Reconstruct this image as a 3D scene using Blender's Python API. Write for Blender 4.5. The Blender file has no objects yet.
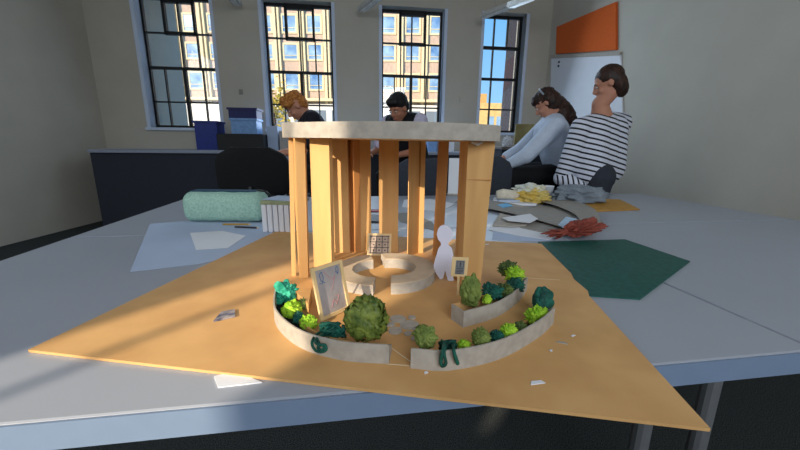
import bpy, math, random
from mathutils import Vector, Matrix, noise
random.seed(7)
C = bpy.context.scene.collection
S = bpy.context.scene
PI = math.pi
# ------------------------------------------------------------------ camera
F = 350.0; TILT = math.radians(12.9); ROLL = math.radians(0.6); EYE = Vector((0, 0, 1.06))
cam = bpy.data.objects.new('camera', bpy.data.cameras.new('camera')); C.objects.link(cam)
cam.data.sensor_width = 36; cam.data.lens = 36 * F / 800; cam.data.clip_start = .02; cam.data.clip_end = 400
CM = Matrix.Translation(EYE) @ Matrix.Rotation(PI/2 - TILT, 4, 'X') @ Matrix.Rotation(ROLL, 4, 'Z')
cam.matrix_world = CM; S.camera = cam
S.view_settings.view_transform = 'Standard'; S.view_settings.look = 'None'; S.view_settings.gamma = 1
S.view_settings.use_curve_mapping = False; S.view_settings.exposure = 0.0
# ------------------------------------------------------------------ sky, sun, daylight, added fill
def lin(c):
    return tuple(((v/255)/12.92 if v/255 <= .04045 else ((v/255+.055)/1.055)**2.4) for v in c) + (1,)
w = bpy.data.worlds.new('sky'); S.world = w; w.use_nodes = True
nt = w.node_tree; bg = nt.nodes['Background']
tc = nt.nodes.new('ShaderNodeTexCoord'); sp = nt.nodes.new('ShaderNodeSeparateXYZ'); cr = nt.nodes.new('ShaderNodeValToRGB')
nt.links.new(tc.outputs['Generated'], sp.inputs[0]); nt.links.new(sp.outputs['Z'], cr.inputs[0]); nt.links.new(cr.outputs[0], bg.inputs[0])
cr.color_ramp.elements[0].position = 0; cr.color_ramp.elements[0].color = lin((160, 212, 250))
cr.color_ramp.elements[1].position = .5; cr.color_ramp.elements[1].color = lin((70, 165, 240))
bg.inputs[1].default_value = 1.25
SUN_AZ = math.radians(35); SUN_EL = math.radians(20.5)
sl = bpy.data.lights.new('sun', 'SUN'); sl.energy = 6.3; sl.angle = math.radians(.55); sl.color = (1, .86, .66)
so = bpy.data.objects.new('sun', sl); C.objects.link(so)
sd = Vector((math.sin(SUN_AZ)*math.cos(SUN_EL), math.cos(SUN_AZ)*math.cos(SUN_EL), -math.sin(SUN_EL)))
so.rotation_euler = sd.to_track_quat('-Z', 'Y').to_euler(); so.location = -sd*8
def area(name, loc, target, sx, sy, power, col):
    l = bpy.data.lights.new(name, 'AREA'); l.shape = 'RECTANGLE'; l.size = sx; l.size_y = sy; l.energy = power; l.color = col
    o = bpy.data.objects.new(name, l); C.objects.link(o); o.location = loc
    o.rotation_euler = (Vector(target)-Vector(loc)).to_track_quat('-Z', 'Y').to_euler(); return o
area('fill_rear', (.9, -2.7, 2.3), (.2, 1.2, .7), 2.6, 1.8, 100, (.86, .93, 1))  # added fill for sky light from behind; the wall there is solid
area('fill_left', (-3.9, .6, 2.2), (0, 1.4, .8), 2.4, 1.8, 34, (.8, .9, 1))  # added fill, no window in the left wall
area('daylight_far_windows', (-.2, 5.05, 2.1), (0, 1.5, .8), 3.8, 1.8, 52, (.62, .8, 1))

# ------------------------------------------------------------------ pixel rays -> points
def ray(px, py):
    return (CM.to_3x3() @ Vector(((px-400)/F, (225-py)/F, -1)))
def at(px, py, z=.745):
    d = ray(px, py); return EYE + d*((z-EYE.z)/d.z)
def atY(px, py, Y):
    d = ray(px, py); return EYE + d*(Y/d.y)
def onplane(px, py, p0, n):
    d = ray(px, py); return EYE + d*((Vector(p0)-EYE).dot(n)/d.dot(n))

# ------------------------------------------------------------------ materials
MATS = {}
def mat(name, c, rough=.7, metal=0, var=.12, scale=30, bump=0, spec=.4, c2=None, sheen=0, stretch=None, coat=0):
    if name in MATS: return MATS[name]
    m = bpy.data.materials.new(name); m.use_nodes = True; t = m.node_tree; b = t.nodes['Principled BSDF']
    b.inputs['Roughness'].default_value = rough; b.inputs['Metallic'].default_value = metal
    b.inputs['Specular IOR Level'].default_value = spec; b.inputs['Coat Weight'].default_value = coat
    b.inputs['Sheen Weight'].default_value = sheen
    co = t.nodes.new('ShaderNodeTexCoord'); n = t.nodes.new('ShaderNodeTexNoise'); r = t.nodes.new('ShaderNodeValToRGB')
    mp = t.nodes.new('ShaderNodeMapping'); t.links.new(co.outputs['Object'], mp.inputs[0])
    if stretch: mp.inputs['Scale'].default_value = stretch
    n.inputs['Scale'].default_value = scale; n.inputs['Detail'].default_value = 5
    t.links.new(mp.outputs[0], n.inputs['Vector']); t.links.new(n.outputs[0], r.inputs[0])
    a = lin(c); z = lin(c2) if c2 else tuple(v*(1+var) for v in a[:3])+(1,)
    if not c2: a = tuple(v*(1-var) for v in a[:3])+(1,)
    r.color_ramp.elements[0].position = .35; r.color_ramp.elements[1].position = .65
    r.color_ramp.elements[0].color = a; r.color_ramp.elements[1].color = z
    t.links.new(r.outputs[0], b.inputs['Base Color'])
    if bump:
        bp = t.nodes.new('ShaderNodeBump'); bp.inputs['Strength'].default_value = bump; bp.inputs['Distance'].default_value = .01
        t.links.new(n.outputs[0], bp.inputs['Height']); t.links.new(bp.outputs[0], b.inputs['Normal'])
    MATS[name] = m; return m
def stripes(name, ca, cb, freq, axis, duty=.34):
    m = bpy.data.materials.new(name); m.use_nodes = True; t = m.node_tree; b = t.nodes['Principled BSDF']
    b.inputs['Roughness'].default_value = .85
    co = t.nodes.new('ShaderNodeTexCoord'); d = t.nodes.new('ShaderNodeVectorMath'); d.operation = 'DOT_PRODUCT'
    d.inputs[1].default_value = Vector(axis).normalized()*freq
    f = t.nodes.new('ShaderNodeMath'); f.operation = 'FRACT'; g = t.nodes.new('ShaderNodeMath'); g.operation = 'LESS_THAN'; g.inputs[1].default_value = duty
    mx = t.nodes.new('ShaderNodeMix'); mx.data_type = 'RGBA'; mx.inputs[6].default_value = lin(ca); mx.inputs[7].default_value = lin(cb)
    t.links.new(co.outputs['Object'], d.inputs[0]); t.links.new(d.outputs['Value'], f.inputs[0]); t.links.new(f.outputs[0], g.inputs[0])
    t.links.new(g.outputs[0], mx.inputs[0]); t.links.new(mx.outputs[2], b.inputs['Base Color']); return m
def glassmat(name='window_glass', tint=(1, 1, 1, 1), fac=.06, rough=.02):
    m = bpy.data.materials.new(name); m.use_nodes = True; t = m.node_tree; t.nodes.remove(t.nodes['Principled BSDF'])
    a = t.nodes.new('ShaderNodeBsdfTransparent'); g = t.nodes.new('ShaderNodeBsdfGlossy'); x = t.nodes.new('ShaderNodeMixShader')
    a.inputs[0].default_value = tint; g.inputs['Roughness'].default_value = rough; x.inputs[0].default_value = fac
    t.links.new(a.outputs[0], x.inputs[1]); t.links.new(g.outputs[0], x.inputs[2]); t.links.new(x.outputs[0], t.nodes['Material Output'].inputs[0]); return m
M_WALL = mat('painted_wall', (192, 186, 173), .9, scale=3, var=.03)
M_SKYTINT = mat('sky_tint_paint', (206, 218, 238), .8, scale=4, var=.03)  # off-white with blue sky light put into the colour
M_CEIL = mat('ceiling_paint', (200, 198, 194), .9, var=.03)
M_CARPET = mat('carpet', (26, 29, 29), 1, scale=260, var=.0, c2=(84, 88, 88), bump=.5, spec=.1)
M_TABLE = mat('table_white', (160, 165, 176), .35, var=.02, scale=4)
M_BOARD = mat('brown_board', (200, 153, 97), .75, scale=9, c2=(214, 168, 110), bump=.03)
M_CARD = mat('brown_card', (200, 152, 95), .75, scale=26, c2=(214, 168, 108), stretch=(1, 1, .12), bump=.05)
M_CARDR = mat('red_brown_card', (180, 122, 68), .7, scale=26, c2=(196, 138, 80), stretch=(1, 1, .12))
M_GREY = mat('greyboard', (165, 157, 147), .85, scale=60, c2=(181, 173, 162), bump=.05)
M_GREYD = mat('greyboard_dull', (150, 145, 138), .85, scale=40, var=.06)
M_CREAM = mat('cream_card', (226, 208, 176), .8, scale=40, var=.05)
M_WOODL = mat('pale_wood', (226, 196, 144), .6, scale=30, var=.08, stretch=(1, 1, .2))
M_PAPER = mat('white_paper', (226, 228, 234), .8, var=.02, scale=8)
M_LILAC = mat('lilac_paper', (222, 222, 240), .8, var=.02, scale=8)
M_BLUEP = mat('blue_grey_paper', (176, 190, 214), .8, var=.04, scale=5)
M_BLACK = mat('black_fabric', (15, 15, 17), .9, var=.2, scale=90)
M_BLKF = mat('black_metal', (10, 11, 13), .5, var=.1)
M_PLAST = mat('black_plastic', (18, 19, 21), .45, var=.1)
M_SLATE = mat('slate_fabric', (52, 56, 66), .9, var=.1, scale=90)
M_CHROME = mat('grey_metal', (150, 152, 156), .35, metal=.6, var=.04)
M_TEAL = mat('teal_tissue', (22, 132, 108), .6, scale=60, c2=(60, 178, 146), bump=.2)
M_DTEAL = mat('dark_teal_tissue', (6, 62, 54), .7, scale=60, c2=(20, 98, 82), bump=.2)
M_LIME = mat('lime_tissue', (120, 168, 22), .7, scale=70, c2=(178, 214, 60), bump=.2)
M_OLIVE = mat('olive_tissue', (92, 108, 46), .75, scale=60, c2=(132, 146, 72), bump=.2)
M_LEAF = mat('leaf_green_tissue', (66, 86, 30), .55, scale=60, c2=(138, 150, 66), bump=.2)
M_DOLIVE = mat('dark_olive_tissue', (44, 66, 30), .7, scale=80, c2=(110, 128, 60), bump=.2)
M_SKIN = mat('skin', (196, 138, 112), .6, var=.05, scale=12)
M_SKIN2 = mat('tan_skin', (178, 120, 94), .6, var=.05, scale=12)
M_GLASS = glassmat()

# ------------------------------------------------------------------ mesh builder
class MB:
    def __init__(s): s.v = []; s.f = []; s.smooth = False
    def add(s, vs, fs):
        o = len(s.v); s.v += [Vector(p) for p in vs]; s.f += [tuple(i+o for i in f) for f in fs]; return s
    def box(s, a, b, M=None):
        x0, y0, z0 = a; x1, y1, z1 = b
        vs = [Vector(p) for p in ((x0,y0,z0),(x1,y0,z0),(x1,y1,z0),(x0,y1,z0),(x0,y0,z1),(x1,y0,z1),(x1,y1,z1),(x0,y1,z1))]
        if M is not None: vs = [M @ p for p in vs]
        return s.add(vs, [(0,3,2,1),(4,5,6,7),(0,1,5,4),(1,2,6,5),(2,3,7,6),(3,0,4,7)])
    def prism(s, pts, z0, z1, M=None):
        n = len(pts)
        vs = [Vector((p[0], p[1], z0)) for p in pts] + [Vector((p[0], p[1], z1)) for p in pts]
        if M is not None: vs = [M @ p for p in vs]
        return s.add(vs, [tuple(range(n-1, -1, -1)), tuple(range(n, 2*n))] + [(i, (i+1) % n, n+(i+1) % n, n+i) for i in range(n)])
    def strip(s, outer, inner, z0, z1):      # a wall or slab between two matching polylines
        n = len(outer); vs = []
        for k in range(n):
            o, i = outer[k], inner[k]
            vs += [(o[0],o[1],z0),(o[0],o[1],z1),(i[0],i[1],z1),(i[0],i[1],z0)]
        fs = [(0,1,2,3), (4*n-4, 4*n-1, 4*n-2, 4*n-3)]
        for k in range(n-1):
            for j in range(4): a = 4*k+j; b = 4*k+(j+1) % 4; fs.append((a, a+4, b+4, b))
        return s.add(vs, fs)
    def tube(s, path, r, seg=8):
        path = [Vector(p) for p in path]; n = len(path); vs = []; up = Vector((0, 0, 1)); prev = None
        for k, p in enumerate(path):
            t = (path[min(k+1, n-1)] - path[max(k-1, 0)]).normalized()
            if prev is None:
                a = t.cross(up);  a = t.cross(Vector((1, 0, 0))) if a.length < .05 else a
            else: a = prev - t*prev.dot(t)
            a.normalize(); prev = a; b = t.cross(a); rr = r[k] if isinstance(r, (list, tuple)) else r
            vs += [p + (a*math.cos(2*PI*i/seg) + b*math.sin(2*PI*i/seg))*rr for i in range(seg)]
        fs = [tuple(range(seg)), tuple(range((n-1)*seg+seg-1, (n-1)*seg-1, -1))]
        for k in range(n-1):
            for i in range(seg):
                j = (i+1) % seg; fs.append((k*seg+i, (k+1)*seg+i, (k+1)*seg+j, k*seg+j))
        return s.add(vs, fs)
    def ball(s, c, r, M=None, nu=20, nv=12):
        c = Vector(c); r = Vector(r) if hasattr(r, '__len__') else Vector((r, r, r)); vs = []
        for j in range(1, nv):
            for i in range(nu):
                a = 2*PI*i/nu; b = PI*j/nv
                vs.append(Vector((math.cos(a)*math.sin(b)*r.x, math.sin(a)*math.sin(b)*r.y, math.cos(b)*r.z)))
        vs += [Vector((0, 0, r.z)), Vector((0, 0, -r.z))]
        if M is not None: vs = [M @ p for p in vs]
        vs = [p+c for p in vs]; fs = []
        for j in range(nv-2):
            for i in range(nu): k = (i+1) % nu; fs.append((j*nu+i, (j+1)*nu+i, (j+1)*nu+k, j*nu+k))
        T = len(vs)-2
        for i in range(nu): k = (i+1) % nu; fs.append((T, i, k)); fs.append((T+1, (nv-2)*nu+k, (nv-2)*nu+i))
        return s.add(vs, fs)
    def cap(s, p, q, r1, r2):                 # tapered limb with round ends
        p, q = Vector(p), Vector(q); s.ball(p, r1, nu=14, nv=8); s.ball(q, r2, nu=14, nv=8); return s.tube([p, q], [r1, r2], 14)
    def lathe(s, prof, c, seg=24):
        c = Vector(c); n = len(prof)
        vs = [c+Vector((math.cos(2*PI*i/seg)*r, math.sin(2*PI*i/seg)*r, z)) for r, z in prof for i in range(seg)]
        fs = [tuple(range(seg-1, -1, -1)), tuple(range((n-1)*seg, n*seg))]
        for k in range(n-1):
            for i in range(seg): j = (i+1) % seg; fs.append((k*seg+i, k*seg+j, (k+1)*seg+j, (k+1)*seg+i))
        return s.add(vs, fs)
    def build(s, name, m, parent=None, bevel=0, smooth=False, remesh=0):
        if parent is None:
            xs = [p.x for p in s.v]; ys = [p.y for p in s.v]; o0 = Vector(((min(xs)+max(xs))/2, (min(ys)+max(ys))/2, min(p.z for p in s.v)))
        else:
            o0 = Vector(parent.get('_w', (0, 0, 0)))
        me = bpy.data.meshes.new(name); me.from_pydata([p-o0 for p in s.v], [], s.f); me.materials.append(m)
        me.update()
        o = bpy.data.objects.new(name, me); C.objects.link(o)
        if parent is None: o.location = o0
        else: o.parent = parent
        o['_w'] = tuple(o0)
        if smooth or remesh:
            for p in me.polygons: p.use_smooth = True
        if remesh:
            r = o.modifiers.new('r', 'REMESH'); r.mode = 'VOXEL'; r.voxel_size = remesh; r.use_smooth_shade = True
            q = o.modifiers.new('s', 'SMOOTH'); q.factor = .6; q.iterations = 5
        if bevel:
            b = o.modifiers.new('b', 'BEVEL'); b.width = bevel; b.segments = 2; b.limit_method = 'ANGLE'
        return o
def tag(o, label, cat, group=None, kind=None):
    if label: o['label'] = label
    if cat: o['category'] = cat
    if group: o['group'] = group
    if kind: o['kind'] = kind
    return o
def thing(name, label, cat, loc, group=None):
    o = bpy.data.objects.new(name, None); C.objects.link(o); o.location = loc; o.empty_display_size = .05; o['_w'] = tuple(loc)
    return tag(o, label, cat, group)
def struct(o): o['kind'] = 'structure'; return o
def off(pts, d):                              # offset a 2D polyline sideways
    out = []; n = len(pts)
    for k in range(n):
        a = Vector(pts[max(k-1, 0)][:2]); b = Vector(pts[min(k+1, n-1)][:2]); t = (b-a).normalized()
        out.append(Vector((pts[k][0]-t.y*d, pts[k][1]+t.x*d)))
    return out
def spline(pts, m=8, closed=False):
    P = [Vector(p) for p in pts]; n = len(P); out = []
    rng = range(n) if closed else range(n-1)
    for i in rng:
        g = (lambda k: P[k % n]) if closed else (lambda k: P[max(0, min(n-1, k))])
        p0, p1, p2, p3 = g(i-1), g(i), g(i+1), g(i+2)
        for k in range(m):
            t = k/m; out.append(.5*((2*p1)+(p2-p0)*t+(2*p0-5*p1+4*p2-p3)*t*t+(3*p1-p0-3*p2+p3)*t**3))
    if not closed: out.append(P[-1].copy())
    return out

# ================================================================== SETTING
WD = Vector((8, 1, 0)).normalized(); WN = Vector((1, -8, 0)).normalized()   # along / into the room
W0 = Vector((0, 5.5, 0))
def wallpt(px, py, back=0): return onplane(px, py, W0 - WN*back, WN)
def wcoord(p): q = p - W0; return q.dot(WD), p.z
def WM(back=0):                                # local x along wall, y outward (away from room), z up
    M = Matrix(((WD.x, -WN.x, 0, W0.x), (WD.y, -WN.y, 0, W0.y), (0, 0, 1, 0), (0, 0, 0, 1))); return M
CEIL = 3.6
MB().box((-4.6, -3.3, -.1), (3.6, 7, 0)).build('floor', M_CARPET)['kind'] = 'structure'
struct(MB().box((-4.6, -3.3, CEIL), (3.6, 7, CEIL+.15)).build('ceiling', M_CEIL))
sides = []
x3 = wcoord(wallpt(548, 60))[0]
rt = 15.0                                       # window top
wins = []
t1 = [wcoord(wallpt(263.3, 3, .14)), wcoord(wallpt(331.7, 6.5, .14))]
t2 = [wcoord(wallpt(381.3, 9, .14)), wcoord(wallpt(442.7, 12.5, .14))]
t3 = [wcoord(wallpt(482, 14, .14)), wcoord(wallpt(523, 15.5, .14))]
ztop = (t1[0][1]+t1[1][1]+t2[0][1]+t2[1][1]+t3[1][1])/5
zbot = wcoord(wallpt(505, 133, .14))[1]
w1 = (t1[0][0], t1[1][0]); w2 = (t2[0][0], t2[1][0]); w3 = (t3[0][0], t3[1][0])
gap = w2[0]-w1[1]; ww = w1[1]-w1[0]
w0x = wcoord(wallpt(222, 100, .14))[0]; w0 = (w0x-ww, w0x)
XL = -4.3
wl = [w0, w1, w2, w3]
TH = .30; FR = .14                              # wall thickness, frame depth
Mw = WM()
wb = MB(); edges = [XL] + [e for w_ in wl for e in w_] + [x3]
for k in range(0, len(edges), 2): wb.box((edges[k], 0, 0), (edges[k+1], TH, CEIL), Mw)
for w_ in wl:
    wb.box((w_[0], 0, 0), (w_[1], TH, zbot), Mw); wb.box((w_[0], 0, ztop), (w_[1], TH, CEIL), Mw)
struct(wb.build('wall_far', M_WALL))
# splayed reveals with sky light in their colour, frames, glass, sills
for n, (a, b) in enumerate(wl):
    e = thing('window_%d' % n, None, None, Mw @ Vector(((a+b)/2, 0, zbot))); struct(e)
    rv = MB(); s_ = .045
    for (xa, xb) in ((a, a-s_), (b, b+s_)):
        rv.prism([(xa, FR), (xb, -.004), (xb+(-.004 if xb > xa else .004)*0, -.003), (xa, -.003)] if False else [(min(xa, xb), -.006), (max(xa, xb), -.006), (xa+(0.0005), FR), (xa, FR)], zbot, ztop, Mw)
    rv.build('reveal', M_SKYTINT, e)
    MB().box((a-.05, -.05, zbot-.04), (b+.05, FR, zbot), Mw).build('window_sill', M_SKYTINT, e, bevel=.004)
    fr = MB(); d0, d1 = FR, FR+.05; W = b-a; H = ztop-zbot; t = .028
    for x_ in (a, b-t): fr.box((x_, d0, zbot), (x_+t, d1, ztop), Mw)
    for z_ in (zbot, ztop-t*1.3): fr.box((a, d0, z_), (b, d1, z_+t*1.3), Mw)
    rows = [ztop-H*.262, ztop-H*.525, ztop-H*.79]
    fr.box((a, d0, rows[0]-.008), (b, d1, rows[0]+.008), Mw)
    fr.box((a, d0, rows[1]-.018), (b, d1, rows[1]+.018), Mw)
    fr.box((a, d0, rows[2]-.009), (b, d1, rows[2]+.009), Mw)
    if n != 3:
        l, r_ = a+W*.29, a+W*.73
        fr.box((l, d0-.01, rows[0]-.02), (l+.035, d1, ztop), Mw); fr.box((r_-.03, d0-.01, rows[0]-.02), (r_, d1, ztop), Mw)
        fr.box((l, d0-.01, rows[0]-.02), (r_, d1, rows[0]+.02), Mw); fr.box((l, d0-.01, ztop-.07), (r_, d1, ztop), Mw)
        fr.box((a+W*.5-.008, d0, rows[1]), (a+W*.5+.008, d1, ztop), Mw)
        fr.box((a+W*.73-.008, d0, rows[1]), (a+W*.73+.008, d1, rows[0]), Mw)
        fr.box((a+W*.5-.02, d0, zbot), (a+W*.5+.02, d1, rows[1]), Mw)
        for q in (.22, .76): fr.box((a+W*q-.007, d0, zbot), (a+W*q+.007, d1, rows[1]), Mw)
    else:
        fr.box((b-.045, d0-.005, zbot), (b, d1, ztop), Mw); fr.box((a, d0-.005, rows[0]-.02), (b, d1, rows[0]+.02), Mw)
        fr.box((a+W*.33-.007, d0, zbot), (a+W*.33+.007, d1, ztop), Mw)
        fr.box((a+W*.66-.007, d0, rows[0]), (a+W*.66+.007, d1, ztop), Mw)
    fr.build('window_frame', M_BLKF, e)
    MB().box((a+.01, d0+.022, zbot+.01), (b-.01, d0+.028, ztop-.01), Mw).build('pane', M_GLASS, e)
# right wall, from the corner towards the camera
cor = Mw @ Vector((x3, 0, 0)); rdir = Vector((.16, -1, 0)).normalized(); rn = Vector((-1, -.16, 0)).normalized()
RM = Matrix(((rdir.x, -rn.x, 0, cor.x), (rdir.y, -rn.y, 0, cor.y), (0, 0, 1, 0), (0, 0, 0, 1)))
struct(MB().box((-.3, 0, 0), (8.6, .2, CEIL), RM).build('wall_right', M_WALL))
struct(MB().box((0, -.012, 0), (8.6, 0, .1), RM).build('baseboard_right', M_SKYTINT))
# unseen left wall, solid; the fill from that side is an added lamp
lwb = MB()
lwb.box((-4.3, -3.3, 0), (-4.1, 7, CEIL))
struct(lwb.build('wall_left', M_WALL))
# unseen rear wall: bare openings cut to shape the sun patches, solid elsewhere
RY = -3.0; k1 = math.tan(SUN_AZ); ke = math.tan(SUN_EL)/math.cos(SUN_AZ)
def rear(x, y, z): return x-(y-RY)*k1, z+(y-RY)*ke
sx1 = rear(-.117, .70, 1.08)[0]; sx0 = rear(-.46, .68, .745)[0]
rw = MB(); zl, zh = 1.95, 2.95; fx, fz = rear(.40, 1.24, 0)
rw.box((-4.1, RY-.02, 0), (sx0, RY, CEIL)); rw.box((sx0, RY-.02, zh), (sx1, RY, CEIL)); rw.box((sx0, RY-.02, 0), (sx1, RY, zl))
rw.box((sx1, RY-.02, 2.46), (3.6, RY, CEIL)); rw.box((sx1+.125, RY-.02, fz+.055), (3.6, RY, 2.46)); rw.box((sx1, RY-.02, fz+.055), (sx1+.125, RY, zl+.2)); rw.box((sx1, RY-.02, 0), (3.6, RY, fz-.045))
rw.box((sx1, RY-.02, fz-.045), (fx-.035, RY, fz+.055)); rw.box((fx+.045, RY-.02, fz-.045), (3.6, RY, fz+.055))
struct(rw.build('wall_rear', M_WALL))
tb = MB(); xm = rear(-.243, .785, 1)[0]
tb.box((xm-.011, RY-.015, zl), (xm+.011, RY-.005, zh)); struct(tb.build('trim_1', M_BLKF))
struct(MB().box((XL, -.014, 0), (x3, 0, .1), Mw).build('baseboard_far', M_SKYTINT))

# ------------------------------------------------------------------ tables
TA = math.atan2(.149, .99); TV = Vector((math.cos(TA), math.sin(TA), 0)); TN = Vector((-math.sin(TA), math.cos(TA), 0))
T0 = Vector((-.225, .377, 0))
def table(x0, y0, w, d, label, group='white tables pushed together'):
    M = Matrix(((TV.x, TN.x, 0, T0.x), (TV.y, TN.y, 0, T0.y), (0, 0, 1, 0), (0, 0, 0, 1)))
    c = M @ Vector((x0+w/2, y0+d/2, 0)); t = thing('table', label, 'table', c, group)
    MB().box((x0, y0, .70), (x0+w, y0+d, .74), M).build('tabletop', M_TABLE, t, bevel=.004)
    M_RIMSHADE = mat('table_rim_shade', (120, 138, 164), .4, var=.02)
    MB().box((x0, y0-.003, .701), (x0+w, y0, .7385), M).build('rim_shade', M_RIMSHADE, t)  # shade of the front rim put into a darker blue-grey strip
    for lx in (x0+.08, x0+w-.08):
        for ly in (y0+.08+.12, y0+d-.08):
            MB().tube([M @ Vector((lx, ly, .70)), M @ Vector((lx, ly, 0))], .02, 12).build('leg', M_CHROME, t)
    MB().box((x0+.1, y0+.22, .65), (x0+w-.1, y0+d-.1, .698), M).build('frame', M_CHROME, t)
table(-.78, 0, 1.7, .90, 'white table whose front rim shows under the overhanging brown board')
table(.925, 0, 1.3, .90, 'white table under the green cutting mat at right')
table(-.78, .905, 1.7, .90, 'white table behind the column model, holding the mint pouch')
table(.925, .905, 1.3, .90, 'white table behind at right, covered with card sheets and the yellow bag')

# ------------------------------------------------------------------ brown base board
bd = MB(); BA = math.radians(-8.65); bt = Vector((math.cos(BA), math.sin(BA))); bn = Vector((-math.sin(BA), math.cos(BA)))
def bp(u, v): return bt*u + bn*v
bd.prism([bp(-.64, .392), bp(.305, .392), bp(.301, .76), bp(.308, .79), bp(.300, .86), bp(.306, .90), bp(.296, 1.178), bp(-.64, 1.178)], .7405, .745)
tag(bd.build('base_board', M_BOARD), 'large brown board carrying the card model, overhanging the white table', 'board')

# ================================================================== CARD MODEL: pavilion (roof band + columns)
pav = thing('model_pavilion', 'brown card model pavilion of tall columns under a curved grey band', 'architectural model', (0, .86, .745))
ZR = 1.069
front = spline([(-.268, .815), (-.250, .782), (-.20, .752), (-.13, .713), (-.05, .682), (.02, .668), (.10, .685), (.165, .712), (.205, .745)], 6)
back = spline([(.205, .745), (.200, .84), (.16, .945), (.08, 1.02), (-.03, 1.055), (-.13, 1.05), (-.21, .99), (-.255, .91), (-.268, .815)], 6)
front = [Vector(p[:2]) for p in front]; back = [Vector(p[:2]) for p in back]
outl = front + back[1:-1]
def zt_(x): return .004*(.2-x)/.45          # the roof sits a little higher on its left
def tilt(q):
    for p in q.v: p.z += zt_(p.x)
    return q
tilt(MB().prism(off(front, .004)+[p for p in back[2:-2]], ZR+.001, ZR+.006)).build('roof_panel', M_CREAM, pav)
tilt(MB().strip(front, off(front, .0035), ZR, ZR+.0315)).build('front_band', M_GREY, pav)
tilt(MB().strip(back, off(back, .0035), ZR, ZR+.0315)).build('back_band', M_GREY, pav)
def column(xa, xb, Y, fl=.012, yaw=0, m=M_CARD, lean=(0, 0), fside=(1, 1), Zt=ZR, dY=0):
    """a folded card channel: face between two pixel columns at eye level, flanges going back"""
    A = (xa-400)/F*.975*Y; B = (xb-400)/F*.975*Y; wd = (B-A)/math.cos(yaw) if abs(yaw) < 1.3 else (B-A)
    Zt = ZR+zt_((A+B)/2)+.0008; c = Vector(((A+B)/2, Y+dY)); q = MB(); t = .0025; ca, sa = math.cos(yaw), math.sin(yaw)
    def T(x, y, z):
        f = (z-.745)/(Zt-.745); return Vector((c.x+x*ca-y*sa+lean[0]*(1-f), c.y+x*sa+y*ca+lean[1]*(1-f), z))
    def slab(x0, y0, x1, y1):
        pr = [(x0, y0), (x1, y0), (x1, y1), (x0, y1)]; n = 4
        q.add([T(x, y, .745) for x, y in pr]+[T(x, y, Zt) for x, y in pr], [(3,2,1,0),(4,5,6,7)]+[(i,(i+1)%4,4+(i+1)%4,4+i) for i in range(4)])
    slab(-wd/2, 0, wd/2, t)
    if fside[0]: slab(-wd/2, t, -wd/2+t, fl)
    if fside[1]: slab(wd/2-t, t, wd/2, fl)
    return q.build('column', m, pav)
column(288, 292.5, .805, .012, .15, lean=(-.012, 0), fside=(1, 0))
column(294.5, 304, .795, .014, .05, lean=(-.008, 0))
column(308, 329, .782, .014, -.35, lean=(-.004, 0))
column(290.5, 295, .885, .004, .0)
column(323, 329, .93, .02, .5)
column(329.5, 346.5, 1.0, .02, .0)
column(347, 353, 1.01, .02, -.9, m=M_CARDR)
column(353, 369.5, 1.015, .02, .05)
column(378, 398, 1.01, .02, .0)
column(408.5, 420.5, .985, .0, .98, m=M_CARD, fside=(0, 0))
column(420, 425, 1.003, .02, .1, m=M_CARD)
column(437.5, 448, .98, .018, -.15, m=M_CARDR, lean=(-.006, 0))
# closed box column at the right
q = MB(); Yb = .755
topq = [(.141, Yb), (.1995, Yb+.004), (.194, Yb+.055), (.132, Yb+.05)]; botq = [(.143, Yb), (.188, Yb+.004), (.184, Yb+.055), (.133, Yb+.05)]
q.add([(x, y, .745) for x, y in botq]+[(x, y, ZR) for x, y in topq], [(3,2,1,0),(4,5,6,7)]+[(i,(i+1)%4,4+(i+1)%4,4+i) for i in range(4)]); A = .141; B = .198
bc = q.build('column', M_CARD, pav, bevel=.001); bc['label'] = 'wide closed box column with a crease'
zc = .988
MB().box((A+.003, Yb-.0006, zc), (B-.0035, Yb+.004, zc+.001)).build('crease', M_CARDR, bc)
b1, b2, b3 = at(297, 303), at(312, 300), at(309, 317)
MB().prism([b3.xy, b2.xy, b1.xy], .745, .770).build('foot_block', M_CARD, pav)
# torn cream flap under the band
q = MB(); q.tube([(A+.006, Yb-.004, ZR-.002), (A+.018, Yb-.006, ZR-.006), (A+.03, Yb-.004, ZR-.002)], [.002, .0042, .002], 8); q.build('glue_flap', M_PAPER, pav)

# ------------------------------------------------------------------ curved benches
def bench(c, r0, r1, a0, a1, h, label):
    n = 28; O = []; I = []
    for k in range(n+1):
        a = math.radians(a0+(a1-a0)*k/n); O.append((c[0]+math.cos(a)*r1, c[1]+math.sin(a)*r1*1.0)); I.append((c[0]+math.cos(a)*r0, c[1]+math.sin(a)*r0))
    t = thing('curved_bench', label, 'model bench', (c[0], c[1], .745))
    MB().strip(O, I, .745, .745+h-.0025).build('bench_body', M_GREY, t)
    MB().strip(O, I, .745+h-.0025, .745+h).build('bench_top', mat('bench_top', (196, 176, 150), .8, scale=40, var=.06), t)
bench((-.02, .81), .060, .107, -89, 107, .026, 'grey card curved bench on the right, nearest the white paper figure')
bench((-.052, .803), .062, .107, 105, 268, .024, 'grey card curved bench on the left, partly behind the framed drawing')

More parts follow.
